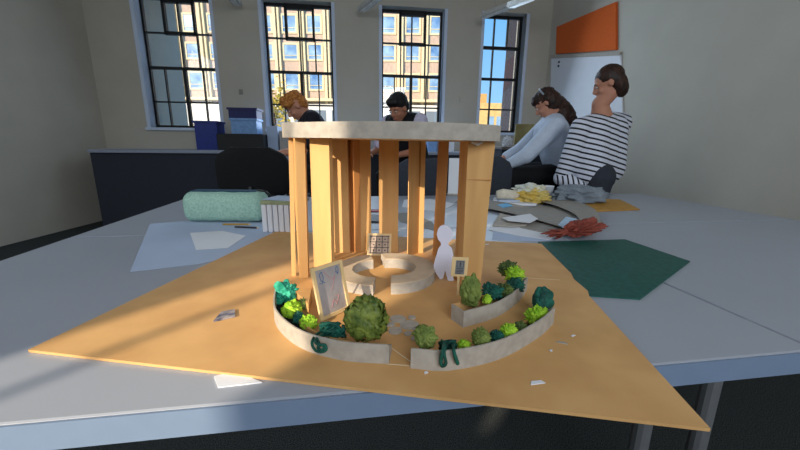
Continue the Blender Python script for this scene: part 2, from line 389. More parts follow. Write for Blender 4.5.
# ------------------------------------------------------------------ planters
def planter(fpix, width, h, label, hb=1.0):
    P = [at(*p) for p in fpix]; O = spline([(p.x, p.y, 0) for p in P], 8); O = [Vector(p[:2]) for p in O]
    I = off(O, width); t = thing('curved_planter', label, 'model planter', (O[len(O)//2].x, O[len(O)//2].y, .745), 'grey card planters along the model edge')
    z0, z1 = .745, .745+h; th = .0025
    MB().strip(O, off(O, th), z0, z1).build('front_wall', M_GREY, t)
    MB().strip(off(O, width-th), I, z0, z0+h*hb).build('back_wall', M_CARD, t)
    for k, kk in ((0, 1), (-1, -2)):
        e = (Vector(O[k])-Vector(O[kk])).normalized()*.0022
        a, b = O[k], I[k]; ew = [a, b, b+e, a+e] if k else [a+e, b+e, b, a]; q = MB(); zb_ = z0+h*hb
        zz = [z1, zb_, zb_, z1]; q.add([(p.x, p.y, z0) for p in ew]+[(p.x, p.y, z) for p, z in zip(ew, zz if True else zz)], [(3,2,1,0),(4,5,6,7)]+[(i,(i+1)%4,4+(i+1)%4,4+i) for i in range(4)])
        if not k: q.v[4:8] = [Vector((p.x, p.y, z)) for p, z in zip(ew, [z1, zb_, zb_, z1])]
        q.build('end_wall', M_GREY, t)
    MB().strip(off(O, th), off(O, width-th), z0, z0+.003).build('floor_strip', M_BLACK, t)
    return O, I
P1 = planter([(276, 302), (275.5, 324), (298, 346.5), (340, 360), (387.5, 364)], .036, .031, 'curved grey card planter at front left, holding the big leafy ball', .35)
P2 = planter([(412, 368.5), (450, 370.5), (500, 359), (538, 338), (553, 324)], .034, .032, 'longest curved grey card planter at front right of the board', .35)
P3 = planter([(464, 327.5), (497, 317), (517, 303), (526.5, 291)], .036, .031, 'short curved grey card planter, behind the front right planter')

# ------------------------------------------------------------------ tissue foliage
import bmesh
def crumple(px, py, wpx, hpx, Y, m, label, seed, leafy=0, rough=.42, name='crumpled_shrub', group=None, zb=None, freq=3.3):
    c = atY(px, py, Y); s = Y*.975/F*1.06
    rx, rz = wpx/2*s*1.12, hpx/2*s*1.12; ry = min(rx, .018)
    bm = bmesh.new(); bmesh.ops.create_icosphere(bm, subdivisions=5, radius=1)
    off_ = Vector((seed*3.1, seed*1.7, seed*.9))
    for v in bm.verts:
        n = v.co.normalized()
        if leafy:
            a = abs(noise.noise(n*leafy+off_)); b_ = abs(noise.noise(Vector((n.x*3, n.y*3, n.z*1.1))*1.6+off_*2)); d = 1-.45*rough*2*(.6-a)-.35*rough*(b_ < .08)
            d += .12*noise.noise(n*1.3+off_)
        else:
            a = 0; amp = 1; fq = freq
            for o in range(4): a += amp*abs(noise.noise(n*fq+off_*(o+1))); amp *= .5; fq *= 2.1
            d = 1.12 - rough*(1.15-a*1.25)+.15*noise.noise(n*1.4+off_)
        v.co = Vector((n.x*rx*d, n.y*ry*d, n.z*rz*d))
    me = bpy.data.meshes.new(name); bm.to_mesh(me); bm.free(); me.materials.append(m)
    for p in me.polygons: p.use_smooth = True
    o = bpy.data.objects.new(name, me); C.objects.link(o); o.location = c
    return tag(o, label, 'model shrub', group)
def yarn(pts, Y, r, m, label, seed, n=60, spread=(10, 7), dang=()):
    rnd = random.Random(seed); px, py = pts; P = []
    for k in range(n):
        P.append(atY(px+rnd.uniform(-1, 1)*spread[0], py+rnd.uniform(-1, 1)*spread[1], Y+rnd.uniform(-.011, .011)))
    q = MB(); q.tube(spline(P, 3), r, 6)
    for d in dang: q.tube(spline([atY(x, y, yy) for x, y, yy in d], 5), r*1.25, 6)
    return tag(q.build('yarn_shrub', m, smooth=True), label, 'model shrub')
def leafball(px, py, wpx, hpx, Y, label, seed):    # ball wrapped in overlapping crinkled leaves
    rnd = random.Random(seed); s = Y*.975/F*1.06; rx, rz = wpx/2*s, hpx/2*s; c = atY(px, py, Y); q = MB()
    q.ball(c, (rx*.86, min(rx, .022)*.86, rz*.88))
    for k in range(120):
        a = rnd.uniform(0, 2*PI); z = rnd.uniform(-.92, .98); n = Vector((math.cos(a)*math.sqrt(1-z*z), math.sin(a)*math.sqrt(1-z*z), z))
        t = n.cross(Vector((rnd.uniform(-1, 1), rnd.uniform(-1, 1), rnd.uniform(-1, 1)))).normalized(); b = n.cross(t)
        Lh = rnd.uniform(.3, .6); Wd = rnd.uniform(.09, .22); vs = []; N = 7
        for i in range(N):
            u = i/(N-1)*2-1; ww_ = Wd*math.sqrt(max(0, 1-u*u*.96)); lift = .90+rnd.uniform(0, .05)+.13*(1-u*u)+.08*math.sin(u*5+k)
            for j in (-1, -.5, 0, .5, 1):
                p = (n+t*u*Lh+b*j*ww_); p = p.normalized()*(lift+.06*(abs(j)-.5)*math.cos(u*9+k*2)+(.05 if j == 0 else 0))
                vs.append(c+Vector((p.x*rx, p.y*min(rx, .024), p.z*rz)))
        q.add(vs, [(i*5+j, i*5+j+1, i*5+j+6, i*5+j+5) for i in range(N-1) for j in range(4)])
    return tag(q.build('leafy_shrub', M_LEAF, smooth=True), label, 'model shrub')
# front left planter
crumple(286, 293, 25, 24, .655, M_TEAL, 'light teal crumpled tissue shrub at the far left end of a planter', 3, rough=.62, freq=1.7)
crumple(291.5, 310, 19, 19, .60, M_LIME, 'bright lime tissue ball just below the light teal tissue', 5, rough=.3)
crumple(303, 304, 9, 12, .615, M_DOLIVE, 'tiny dark olive tissue tuft beside the lime ball and framed drawing', 6, rough=.6)
crumple(299, 319, 12, 16, .575, M_DTEAL, 'narrow dark teal tissue shrub wedged between two lime balls in the left planter', 7, rough=.5)
crumple(309, 323, 18, 17, .56, M_LIME, 'lime tissue tangle in front of the framed drawing', 8, rough=.5, freq=3.4)
yarn((333, 330), .52, .0017, M_DTEAL, 'dark teal yarn tangle with a loop hanging over the left planter wall', 11, 70, (13, 8),
     dang=(((322, 331, .515), (315, 336, .488), (312, 343, .4645), (315, 350, .4655), (321, 352, .462), (326, 350, .459), (325, 345, .461), (319, 345, .4645), (315, 341, .4665), (319, 337, .485), (325, 332, .51)), ((316, 338, .485), (319, 343, .464), (318, 348, .4645), (322, 350, .461), (324, 347, .460)),))
leafball(366.5, 319, 42, 47, .515, 'largest green leafy tissue ball at the right end of the left planter', 21)
# front right planter
crumple(425.5, 337, 26, 28, .475, M_OLIVE, 'olive green leaf shrub at the left end of the longest planter', 31, leafy=2.4, rough=.5)
yarn((448, 345), .475, .0020, M_DTEAL, 'dark teal yarn tangle with two strands hanging over the longest planter', 12, 50, (9, 5),
     dang=(((444, 343, .472), (443, 350, .4335), (441, 360, .434), (442, 366, .436), (446, 363, .435), (444, 352, .434), (447, 344, .47)), ((453, 343, .472), (454, 351, .4365), (456, 360, .438), (458, 364, .438), (455, 355, .437))))
crumple(464, 345, 14, 11, .475, M_LIME, 'smallest lime tissue shrub next to the hanging yarn strands', 33, rough=.45)
crumple(481, 338, 20, 22, .485, M_OLIVE, 'rounded olive shrub in the middle of the longest planter', 34, leafy=4, rough=.45)
crumple(497, 337, 16, 14, .495, M_DTEAL, 'dark teal tissue shrub low between the olive and lime ones in the longest planter', 35, rough=.5)
crumple(508.5, 331, 17, 17, .505, M_LIME, 'mid sized lime tissue shrub in the longest planter, right of dark teal', 36, rough=.45)
crumple(520, 329, 16, 15, .525, M_DOLIVE, 'muted dark olive tissue shrub left of the big lime ball', 37, rough=.5)
crumple(542.5, 302, 20, 34, .61, M_DTEAL, 'tall dark teal leaf shape behind the big lime ball at right end', 38, leafy=2, rough=.25)
crumple(537, 317, 23, 24, .575, M_LIME, 'biggest lime tissue ball at the right end of the longest planter', 39, rough=.42, freq=3.4)
# short planter
crumple(470.5, 291.5, 22, 36, .60, M_OLIVE, 'tall pointed olive leaf shrub beside the small sign post', 41, leafy=1.9, rough=.4)
crumple(492, 292, 20, 18, .64, M_DTEAL, 'dark teal tissue shrub right of the tall olive leaf in the short planter', 42, rough=.5)
crumple(487, 299.5, 9, 10, .61, M_LIME, 'little lime tissue dot in the short planter under dark teal', 43, rough=.4)
crumple(505, 290, 15, 15, .655, M_DOLIVE, 'dark olive frayed shrub in the middle of the short planter', 44, rough=.65)
crumple(508, 269, 18, 16, .735, M_DOLIVE, 'dark green tissue shrub topmost at the back of the short planter', 45, rough=.5)
crumple(515.5, 285, 17, 15, .685, M_DTEAL, 'dark teal shrub below the lime tissue in the short planter', 46, rough=.5)
crumple(515, 275, 19, 18, .705, M_LIME, 'lime frayed tissue shrub near the back end of the short planter', 47, rough=.6)

# ------------------------------------------------------------------ stepping stones
stones = [(398, 318.4, 17.5, 'left one of the back row'), (412, 317, 8.5, 'tiny one at the back right'), (409.5, 324.4, 21, 'widest one in the middle'),
          (390.5, 324, 10, 'small leftmost one near the leafy ball'), (395.5, 330.3, 15.5, 'front left one'), (408, 333, 9, 'small one in the front row'), (417, 329, 9, 'small one right of the widest'), (414.5, 338, 9, 'one half behind the olive shrub')]
for x, y, w_, l in stones:
    c = at(x, y, .747); r = w_/2*(c-EYE).length/F*.86; rnd = random.Random(int(x*3)); pts = []
    for k in range(20): a = 2*PI*k/20; rr = r*(1+.04*math.sin(2*a+x)); pts.append((c.x+math.cos(a)*rr, c.y+math.sin(a)*rr*.95))
    tag(MB().prism(pts, .745, .7475).build('stepping_stone', M_GREY), 'round grey card stepping stone, '+l, 'stepping stone', 'card stepping stones')

# ------------------------------------------------------------------ framed signs
class Plane:
    def __init__(s, o, r, u): s.o, s.r, s.u = Vector(o), Vector(r), Vector(u); s.n = s.r.cross(s.u).normalized()
    def M(s):
        r = s.r.normalized(); u = s.u.normalized(); return Matrix(((r.x, u.x, s.n.x, s.o.x), (r.y, u.y, s.n.y, s.o.y), (r.z, u.z, s.n.z, s.o.z), (0, 0, 0, 1)))
def mk(BL, BR, TL, lean):
    b0 = at(*BL); b1 = at(*BR); r = b1-b0; hn = Vector((r.y, -r.x, 0)).normalized()     # faces camera
    u = (Vector((0, 0, 1))*math.cos(lean) - hn*math.sin(lean)); n = r.normalized().cross(u)
    t = onplane(TL[0], TL[1], b0, n); return b0, r, u*((t-b0).dot(u)), hn
def line(q, pts, wd, M, z=0):
    for (x0, y0), (x1, y1) in zip(pts, pts[1:]):
        d = Vector((x1-x0, y1-y0)); L = d.length; d.normalize(); p = Vector((-d.y, d.x))*wd/2; e = d*wd*.3
        q.prism([(x0-p.x-e.x, y0-p.y-e.y), (x1-p.x+e.x, y1-p.y+e.y), (x1+p.x+e.x, y1+p.y+e.y), (x0+p.x-e.x, y0+p.y-e.y)], z, z+.0003, M)
M_BLUEI = mat('blue_ink', (70, 110, 150), .7); M_PINK = mat('pink_ink', (200, 140, 140), .7); M_RED = mat('red_ink', (190, 60, 60), .7); M_INK = mat('dark_ink', (48, 44, 50), .7)
def frame(M, W, H, b, th, m, parent, name='frame'):
    q = MB(); q.box((0, 0, 0), (W, b, th), M); q.box((0, H-b, 0), (W, H, th), M); q.box((0, b, 0), (b, H-b, th), M); q.box((W-b, b, 0), (W, H-b, th), M)
    return q.build(name, m, parent)
# big leaning drawing
b0, r, u, hn = mk((320, 321.5), (349.5, 308), (307.5, 269.5), math.radians(14))
W, H = r.length, u.length; pm = Plane(b0, r, u).M()
t = thing('framed_drawing', 'large framed drawing with blue and pink scribbles leaning on left columns', 'model sign', b0)
frame(pm, W, H, .0065, .005, M_WOODL, t)
pn = MB().box((.006, .006, .0005), (W-.006, H-.006, .002), pm).build('drawing_panel', mat('sketch_grey', (168, 160, 160), .6, scale=50, var=.08), t)
def S2(x, y): return (x*W, y*H)
q = MB(); line(q, [S2(*p) for p in ((.18,.68),(.26,.66),(.33,.76),(.30,.88),(.22,.84),(.24,.72),(.36,.66))], .0012, pm, .0021)
q.build('blue_scribble', M_BLUEI, pn); q = MB(); line(q, [S2(*p) for p in ((.74,.80),(.82,.76),(.85,.86),(.80,.90),(.76,.84),(.80,.74))], .0012, pm, .0021); q.build('blue_scribble', M_BLUEI, pn)
q = MB(); line(q, [S2(*p) for p in ((.38,.86),(.50,.74),(.62,.66),(.70,.74),(.60,.58),(.50,.48))], .0011, pm, .0021)
q.build('pink_scribble', M_PINK, pn); q = MB(); line(q, [S2(*p) for p in ((.42,.16),(.52,.30),(.60,.20),(.72,.34),(.60,.36))], .0011, pm, .0021); q.build('pink_scribble', M_PINK, pn)
q = MB(); q.box((W*.48, 0, -.05), (W*.52, H*.7, -.048), pm) if False else q.tube([pm @ Vector((W*.5, H*.75, -.002)), Vector((*(b0+r*.5-hn*.055).xy, .747))], .002, 6); q.build('prop', M_WOODL, t)
# grid sign at the back
b0, r, u, hn = mk((367, 255.5), (391, 256), (371.5, 233.5), math.radians(22)); r.z = 0
W, H = r.length, u.length; pm = Plane(b0, r, u).M()
t = thing('grid_sign', 'small sign with a grid drawing standing before the back columns', 'model sign', b0)
MB().box((.003, .003, .0005), (W-.003, H-.003, .002), pm).build('grid_panel', mat('grid_paper', (190, 168, 150), .7), t)
frame(pm, W, H, .005, .004, M_WOODL, t)
q = MB()
for k in range(4): x = W*(.14+.24*k); line(q, [(x, H*.1), (x, H*.9)], .0018, pm, .0021); y = H*(.12+.25*k); line(q, [(W*.1, y), (W*.9, y)], .0018, pm, .0021)
for i in range(3):
    for j in range(3): x, y = W*(.26+.24*i), H*(.245+.25*j); q.box((x-.0022, y-.0016, .0021), (x+.0022, y+.0016, .0026), pm)
q.build('grid_lines', M_INK, t)
q = MB(); q.tube([pm @ Vector((W*.5, H*.8, -.002)), Vector((*(b0+r*.5-hn*.03).xy, .747))], .002, 6); q.build('prop', M_WOODL, t)
# little sign on a post
Ys = .70; p0 = atY(450.5, 276, Ys); p1 = atY(466, 280.5, Ys); W = (p1-p0).length; H = (atY(453, 257, Ys)-p0).length
r = Vector((1, .1, -.06)).normalized(); u = Vector((.05, .05, 1)); u = (u-r*u.dot(r)).normalized()
pm = Plane(p0, r*W, u*H).M()
t = thing('sign_post', 'small pale sign with grey pictogram on a post beside the box column', 'model sign', (p0.x+.008, Ys, .745))
MB().box((0, 0, 0), (W, H, .002), pm).build('sign_board', M_WOODL, t)
pg = MB().box((W*.24, H*.12, .002), (W*.80, H*.84, .0026), pm).build('sign_print', mat('sign_grey', (120, 122, 124), .7), t)
q = MB(); line(q, [(W*.32, H*.78), (W*.72, H*.78), (W*.72, H*.5), (W*.32, H*.5), (W*.32, H*.78)], .0008, pm, .0027)
line(q, [(W*.52, H*.74), (W*.52, H*.54)], .0016, pm, .0027); line(q, [(W*.44, H*.66), (W*.6, H*.66)], .0009, pm, .0027)
for y in (.42, .34, .26, .18): line(q, [(W*.32, H*y), (W*(.72 if y > .2 else .6), H*y)], .0012, pm, .0027)
q.build('pictogram', M_INK, pg)
c_ = pm @ Vector((W*.52, 0, -.002))
MB().box((c_.x-.0025, c_.y-.001, .745), (c_.x+.0025, c_.y+.001, c_.z+.02)).build('post', M_WOODL, t)
# ------------------------------------------------------------------ white paper figure
Yf = .79
out = [(443,222.5),(446.5,223),(450,225.5),(452.5,229),(453,233),(451.5,237),(448.5,240),(448,242),(451.5,245),(453,252),(454,261),(453.5,265),(452,266),(452,271),(453.5,277.5),(450,278),(447.5,277.5),(445,267.5),(443,276),(440,277),(436.5,272),(434,266.5),(433.5,264),(436,254),(438.5,246),(441,242.5),(440.5,240),(438,237),(436.8,232),(438,227),(440,224)]
O3 = [atY(x, y, Yf) for x, y in out]; zmin = min(p.z for p in O3); dz = zmin-.745
pts = [(p.x, p.z-dz) for p in O3]
Mf = Matrix(((1, 0, 0, 0), (-.15, 0, -1, Yf+.012), (0, 1, 0, 0), (0, 0, 0, 1)))
tag(MB().prism(pts, -.0006, .0006, Mf).build('paper_figure', M_LILAC), 'white paper cut-out of a person standing by the right bench', 'paper figure')

# bits on the board
def flake(x, y, w_, h_, a, m, label, name='card_scrap', z=.745, th=.0012, cat='scrap', group=None):
    c = at(x, y, z); R = Matrix.Translation((c.x, c.y, z)) @ Matrix.Rotation(a, 4, 'Z')
    return tag(MB().prism([(-w_/2, -h_/2), (w_/2, -h_/2*.5), (w_/2*.7, h_/2), (-w_/2*.6, h_/2*.8)], .0002, th, R).build(name, m), label, cat, group)
flake(537, 383, .022, .008, .1, M_PAPER, 'white paper scrap on the front right of the board')
flake(562, 343, .018, .006, -.5, M_GREY, 'grey card scrap right of the longest planter')
flake(573, 336, .010, .004, .4, M_PAPER, 'small pale scrap near the right edge of the picture')
flake(487, 244.5, .014, .006, .2, M_PAPER, 'tiny white scrap behind the box column')
flake(551, 351, .006, .005, .8, M_PAPER, 'speck of white card in front of the long planter\'s right end')
flake(426, 373, .006, .005, .3, M_PAPER, 'speck of white card in front of the longest planter')
flake(226, 316, .035, .04, .3, mat('dark_print', (60, 66, 92), .6, c2=(170, 160, 160), scale=60), 'dark blue printed paper offcut at the left of the board', 'paper_offcut', th=.003)
# pencil lines on the board
q = MB()
for a, b in (((390, 347), (411, 362)), ((388, 364), (411, 366)), ((528, 278), (560, 280))):
    A_, B_ = at(*a), at(*b); d = (B_-A_).normalized(); p = Vector((-d.y, d.x, 0))*.0008
    q.prism([A_.xy-p.xy, B_.xy-p.xy, B_.xy+p.xy, A_.xy+p.xy], .745, .7453)
tag(q.build('pencil_lines', M_CREAM), 'pale ruled lines across the brown board', 'markings', kind='stuff')

# ================================================================== THINGS ON THE TABLES
def sheet(pix, z, th, m, name, label, cat, curl=0, group=None):
    P = [at(x, y, z) for x, y in pix]
    return tag(MB().prism([(p.x, p.y) for p in P], z, z+th).build(name, m), label, cat, group)
Z = .7402
def ccw(p): 
    s = sum(p[i][0]*p[(i+1) % len(p)][1]-p[(i+1) % len(p)][0]*p[i][1] for i in range(len(p))); return p if s < 0 else p[::-1]
# left side
sheet(ccw([(130, 272), (200, 264), (222, 259), (262, 241), (292, 230), (262, 222), (222, 219), (150, 224)]), Z+.0005, .0012, M_BLUEP, 'paper_sheet', 'large pale blue sheet lying left of the board under the pouch', 'paper')
sheet(ccw([(196, 250), (228, 248), (246, 236), (222, 231), (190, 233)]), Z+.0022, .0008, M_PAPER, 'paper_sheet', 'white sheet on top of the large pale blue sheet', 'paper')
sheet(ccw([(218, 388), (262, 383), (250, 378), (226, 374), (214, 377)]), Z, .0015, M_PAPER, 'paper_sheet', 'white paper corner poking out below the front of the brown board', 'paper')
pc = at(222, 224, .74)
def pouch():
    t = thing('zip_pouch', 'mint green textured zip pouch with dark top, left of the model', 'pouch', (pc.x-.02, pc.y+.06, .742))
    q = MB(); n = 26; L0, L1 = pc.x-.17, pc.x+.165; prof = []
    for i in range(n+1):
        u = i/n; x = L0+(L1-L0)*u; e = min(1, (min(u, 1-u)*6)**.5+.35) if True else 1
        ring = []
        for k in range(20):
            a = 2*PI*k/20; cy = math.cos(a); cz = math.sin(a); sq = lambda v: math.copysign(abs(v)**.6, v)
            ring.append(Vector((x, pc.y+.065+sq(cy)*.062*e, .805+sq(cz)*.0605*e-.0015+.003*noise.noise(Vector((u*9, a, 0))))))
        prof.append(ring)
    vs = [p for r_ in prof for p in r_]; fs = [tuple(range(20))[::-1], tuple(range(n*20, n*20+20))]
    for i in range(n):
        for k in range(20): j = (k+1) % 20; fs.append((i*20+k, i*20+j, i*20+20+j, i*20+20+k))
    q.add(vs, fs); q.build('pouch_body', mat('mint_fabric', (150, 190, 172), .85, scale=130, c2=(178, 214, 196), bump=.4), t, smooth=True)
    MB().box((L0+.02, pc.y+.055, .8615), (L1-.04, pc.y+.115, .8665)).build('zip_band', mat('petrol_fabric', (28, 70, 92), .8), t, bevel=.002)
    MB().tube(spline([(L1-.045, pc.y+.085, .868), (L1-.01, pc.y+.07, .866), (L1+.012, pc.y+.06, .852), (L1+.035, pc.y+.055, .845)], 5), .005, 8).build('zip_pull', M_PLAST, t)
pouch()
# box of upright strips
bx = at(266, 232.5, .742); 
t = thing('ribbed_block', 'white block with vertical ribs between the pouch and the columns', 'block', (bx.x+.06, bx.y+.05, .741))
q = MB()
for k in range(7): q.box((bx.x-.012+k*.0205, bx.y+.001, .7425), (bx.x+.005+k*.0205, bx.y+.10, .845))
q.build('ribs', M_PAPER, t, bevel=.003)
MB().box((bx.x-.014, bx.y, .845), (bx.x+.135, bx.y+.11, .858)).build('top_pad', mat('pale_olive_card', (152, 160, 124), .8), t, bevel=.002)
R = Matrix.Translation((bx.x+.055, bx.y+.06, .8585)) @ Matrix.Rotation(-.25, 4, 'Z')
tag(MB().box((-.06, -.05, .0003), (.08, .05, .003), R).build('notepad', M_BLUEP, bevel=.0005), 'pale blue notepad lying on top of the ribbed white block', 'notepad')
for k, (x, y, l, m, a, nm) in enumerate([(236, 225, .10, mat('gold_pencil', (180, 140, 60), .5), .05, 'mustard pencil lying in front of the mint pouch'), (246, 228, .09, M_INK, -.12, 'dark pencil lying in front of the mint pouch')]):
    c = at(x, y, .7425); d = Vector((math.cos(a), math.sin(a), 0))*l/2; c.z = .7455
    tt = thing('pencil', nm, 'pencil', c); MB().tube([c-d, c+d], .0035, 6).build('barrel', m, tt); MB().tube([c+d, c+d*1.18], [.0034, .0005], 6).build('tip', M_WOODL, tt)
# green cutting mat
cm = ccw([(538, 242.5), (554, 262), (579.5, 296), (640, 300), (690, 262), (625, 240)])
o = sheet(cm, Z, .003, mat('cutting_mat', (10, 74, 66), .5, scale=70, c2=(22, 92, 82)), 'cutting_mat', 'dark green cutting mat at the right edge of the brown board', 'cutting mat')
# grey card sheets right
def curved(pix_out, pix_in, z, th, m, label, name='card_sheet', cat='card sheet'):
    O = spline([at(x, y, z) for x, y in pix_out], 6); I = spline([at(x, y, z) for x, y in pix_in], 6)
    return tag(MB().strip([p.xy for p in O], [p.xy for p in I], z, z+th).build(name, m), label, cat)
sheet(ccw([(492, 240), (540, 241), (553, 240), (546, 232), (495, 225)]), Z, .001, M_BLUEP, 'paper_sheet', 'pale blue paper just behind the back right of the board', 'paper')
sheet(ccw([(489, 230), (520, 236), (549, 240), (566, 232), (544, 222), (498, 217)]), Z+.0012, .0012, M_PAPER, 'paper_sheet', 'white paper with torn corner left of the red tissue', 'paper')
sheet(ccw([(520, 228), (560, 236), (605, 225), (590, 206), (530, 207)]), Z+.0026, .002, M_GREYD, 'card_sheet', 'dull grey card lying under the curved card offcut', 'card sheet')
sheet(ccw([(492, 226), (500, 214), (530, 221), (526, 226), (512, 227)]), Z+.0048, .004, M_GREY, 'card_sheet', 'small thick grey card just right of the box column', 'card sheet')
curved([(455, 203), (500, 211), (540, 221), (566, 229), (580, 236)], [(462, 197), (505, 203), (545, 211), (575, 219), (598, 226)], Z+.014, .003, M_GREYD, 'long curved grey card offcut running back from the red tissue')
sheet(ccw([(502, 218), (530, 214), (538, 219), (530, 223), (508, 221)]), Z+.018, .0015, M_PAPER, 'paper_sheet', 'folded white paper on the grey card sheets', 'paper')
curved([(520, 197), (550, 204), (574, 214), (582, 226)], [(530, 193.5), (562, 198), (592, 208), (602, 224)], Z+.018, .003, M_GREYD, 'second curved grey card offcut, further back near the yellow bag')
sheet(ccw([(494, 199), (512, 199), (538, 203), (536, 206), (492, 205)]), Z+.003, .012, M_PAPER, 'paper_pad', 'white paper pad in front of the yellow bag', 'paper pad')
sheet(ccw([(497, 205), (507, 203), (513, 206), (503, 208)]), Z+.0175, .0012, mat('bright_blue_card', (90, 170, 220), .6), 'card_scrap', 'bright blue card scrap on the long curved offcut', 'scrap')
sheet(ccw([(558, 225), (570, 231), (584, 226), (576, 219), (566, 217)]), Z+.0215, .0015, mat('pale_blue_card', (180, 205, 228), .7), 'card_scrap', 'pale blue square of paper touching the red tissue', 'scrap')
sheet(ccw([(400, 222), (440, 232), (432, 222), (412, 213), (395, 213)]), Z, .0012, M_GREYD, 'card_sheet', 'grey card behind the right-hand columns', 'card sheet')
sheet(ccw([(402, 207), (440, 212), (455, 204), (430, 199), (404, 200)]), Z, .002, M_PAPER, 'paper_sheet', 'white sheet seen between the back columns', 'paper')
sheet(ccw([(366, 212), (380, 212), (380, 210), (366, 210)]), Z+.0008, .004, mat('red_plastic', (160, 30, 50), .5), 'red_strip', 'thin red strip seen left of the middle column', 'strip')
sheet(ccw([(360, 222), (384, 223), (384, 216), (362, 215)]), Z, .006, M_PLAST, 'dark_folder', 'dark flat folder seen left of the middle column', 'folder')
sheet(ccw([(560, 204), (592, 212), (640, 210), (620, 200), (575, 199)]), Z+.001, .004, mat('ochre_card', (190, 140, 60), .7), 'card_sheet', 'ochre card at the right edge behind the card offcuts', 'card sheet')
# red crumpled tissue
def lump(pix, r, m, name, label, cat, rm=.006, extra=None):
    q = MB()
    for (x, y, Y, rr) in pix: q.ball(atY(x, y, Y), rr, nu=14, nv=10)
    return tag(q.build(name, m, remesh=rm), label, cat)
c = at(566, 240, .745)
bm = bmesh.new(); bmesh.ops.create_icosphere(bm, subdivisions=5, radius=1)
for v in bm.verts:
    n = v.co.normalized(); a = sum(.5**o*abs(noise.noise(n*2.2*2**o+Vector((4, 1, o)))) for o in range(4)); d = .55+a*.9
    ux = n.x; fl = 1-.55*math.exp(-((ux+.45)/.25)**2)
    v.co = Vector((n.x*.10*d, n.y*.035*d*fl, n.z*.026*d*fl))
me = bpy.data.meshes.new('crumpled_tissue'); bm.to_mesh(me); bm.free(); me.materials.append(mat('red_tissue', (118, 52, 42), .8, scale=60, c2=(150, 74, 60)))
o = bpy.data.objects.new('crumpled_tissue', me); C.objects.link(o); o.location = (c.x+.045, c.y+.03, .774); o.rotation_euler = (0, -.12, .25)
tag(o, 'crumpled red-brown tissue twist above the green mat', 'tissue')
# yellow bag etc.
Yq = 1.98
def rough_lump(c, r, m, seed, name, label, cat, amp=.4, fq=1.8, parent=None, oct_=4):
    bm = bmesh.new(); bmesh.ops.create_icosphere(bm, subdivisions=5, radius=1)
    for v in bm.verts:
        n = v.co.normalized(); a = sum(.5**o*abs(noise.noise(n*fq*2**o+Vector((seed, seed*2, o)))) for o in range(oct_)); d = 1-amp*.6+a*amp
        p = Vector((n.x*r[0]*d, n.y*r[1]*d, n.z*r[2]*d)); p.z = max(p.z, -r[2]*.72); v.co = p
    me = bpy.data.meshes.new(name); bm.to_mesh(me); bm.free(); me.materials.append(m)
    for p in me.polygons: p.use_smooth = True
    o = bpy.data.objects.new(name, me); C.objects.link(o)
    if parent: o.parent = parent; o.location = Vector(c)-Vector(parent['_w'])
    else: o.location = c; tag(o, label, cat)
    return o
pb = atY(533, 194, Yq)
t = thing('plastic_bag', 'yellow and white crumpled plastic bag on the table behind', 'bag', (pb.x, pb.y, .742))
rough_lump((pb.x, pb.y, .778), (.105, .07, .05), mat('yellow_plastic', (206, 168, 60), .4, c2=(222, 200, 120), scale=14), 2, 'bag_body', None, None, .6, parent=t)
rough_lump((pb.x-.005, pb.y+.025, .812), (.10, .06, .04), mat('clear_white_plastic', (205, 210, 205), .3, c2=(230, 226, 196), scale=20), 5, 'bag_top', None, None, .7, parent=t)
pr = atY(507, 191, 1.98)
t = thing('paper_roll', 'cream fabric roll lying left of the yellow bag', 'roll', (pr.x, pr.y, .75))
MB().tube([(pr.x-.055, pr.y, .788), (pr.x-.02, pr.y, .793), (pr.x+.03, pr.y+.01, .788), (pr.x+.075, pr.y+.01, .783)], [.024, .03, .028, .03], 14).build('roll_body', mat('cream_fabric', (222, 212, 192), .9), t, smooth=True)
MB().box((pr.x-.05, pr.y-.03, .742), (pr.x+.07, pr.y+.03, .764)).build('roll_box', M_BLUEP, t, bevel=.003)
cp = atY(549, 187, 2.12)
t = thing('paper_cup', 'white paper cup right of the yellow bag', 'cup', (cp.x, cp.y, .742))
MB().lathe([(.02, .742), (.03, .825), (.032, .827), (.029, .827), (.0285, .822)], (cp.x, cp.y, 0)).build('cup_body', M_PAPER, t, smooth=True)
MB().lathe([(.0285, .745), (.0285, .746)], (cp.x, cp.y, .07)).build('drink', mat('coffee', (70, 50, 35), .3), t)
jk = atY(580, 196, 2.0)
rough_lump((jk.x+.02, jk.y+.03, .785), (.17, .09, .06), mat('grey_blue_cloth', (110, 120, 132), .9, c2=(140, 150, 160), scale=16), 9, 'folded_jacket', 'crumpled grey-blue jacket on the table beside the striped sleeve', 'jacket', .5)

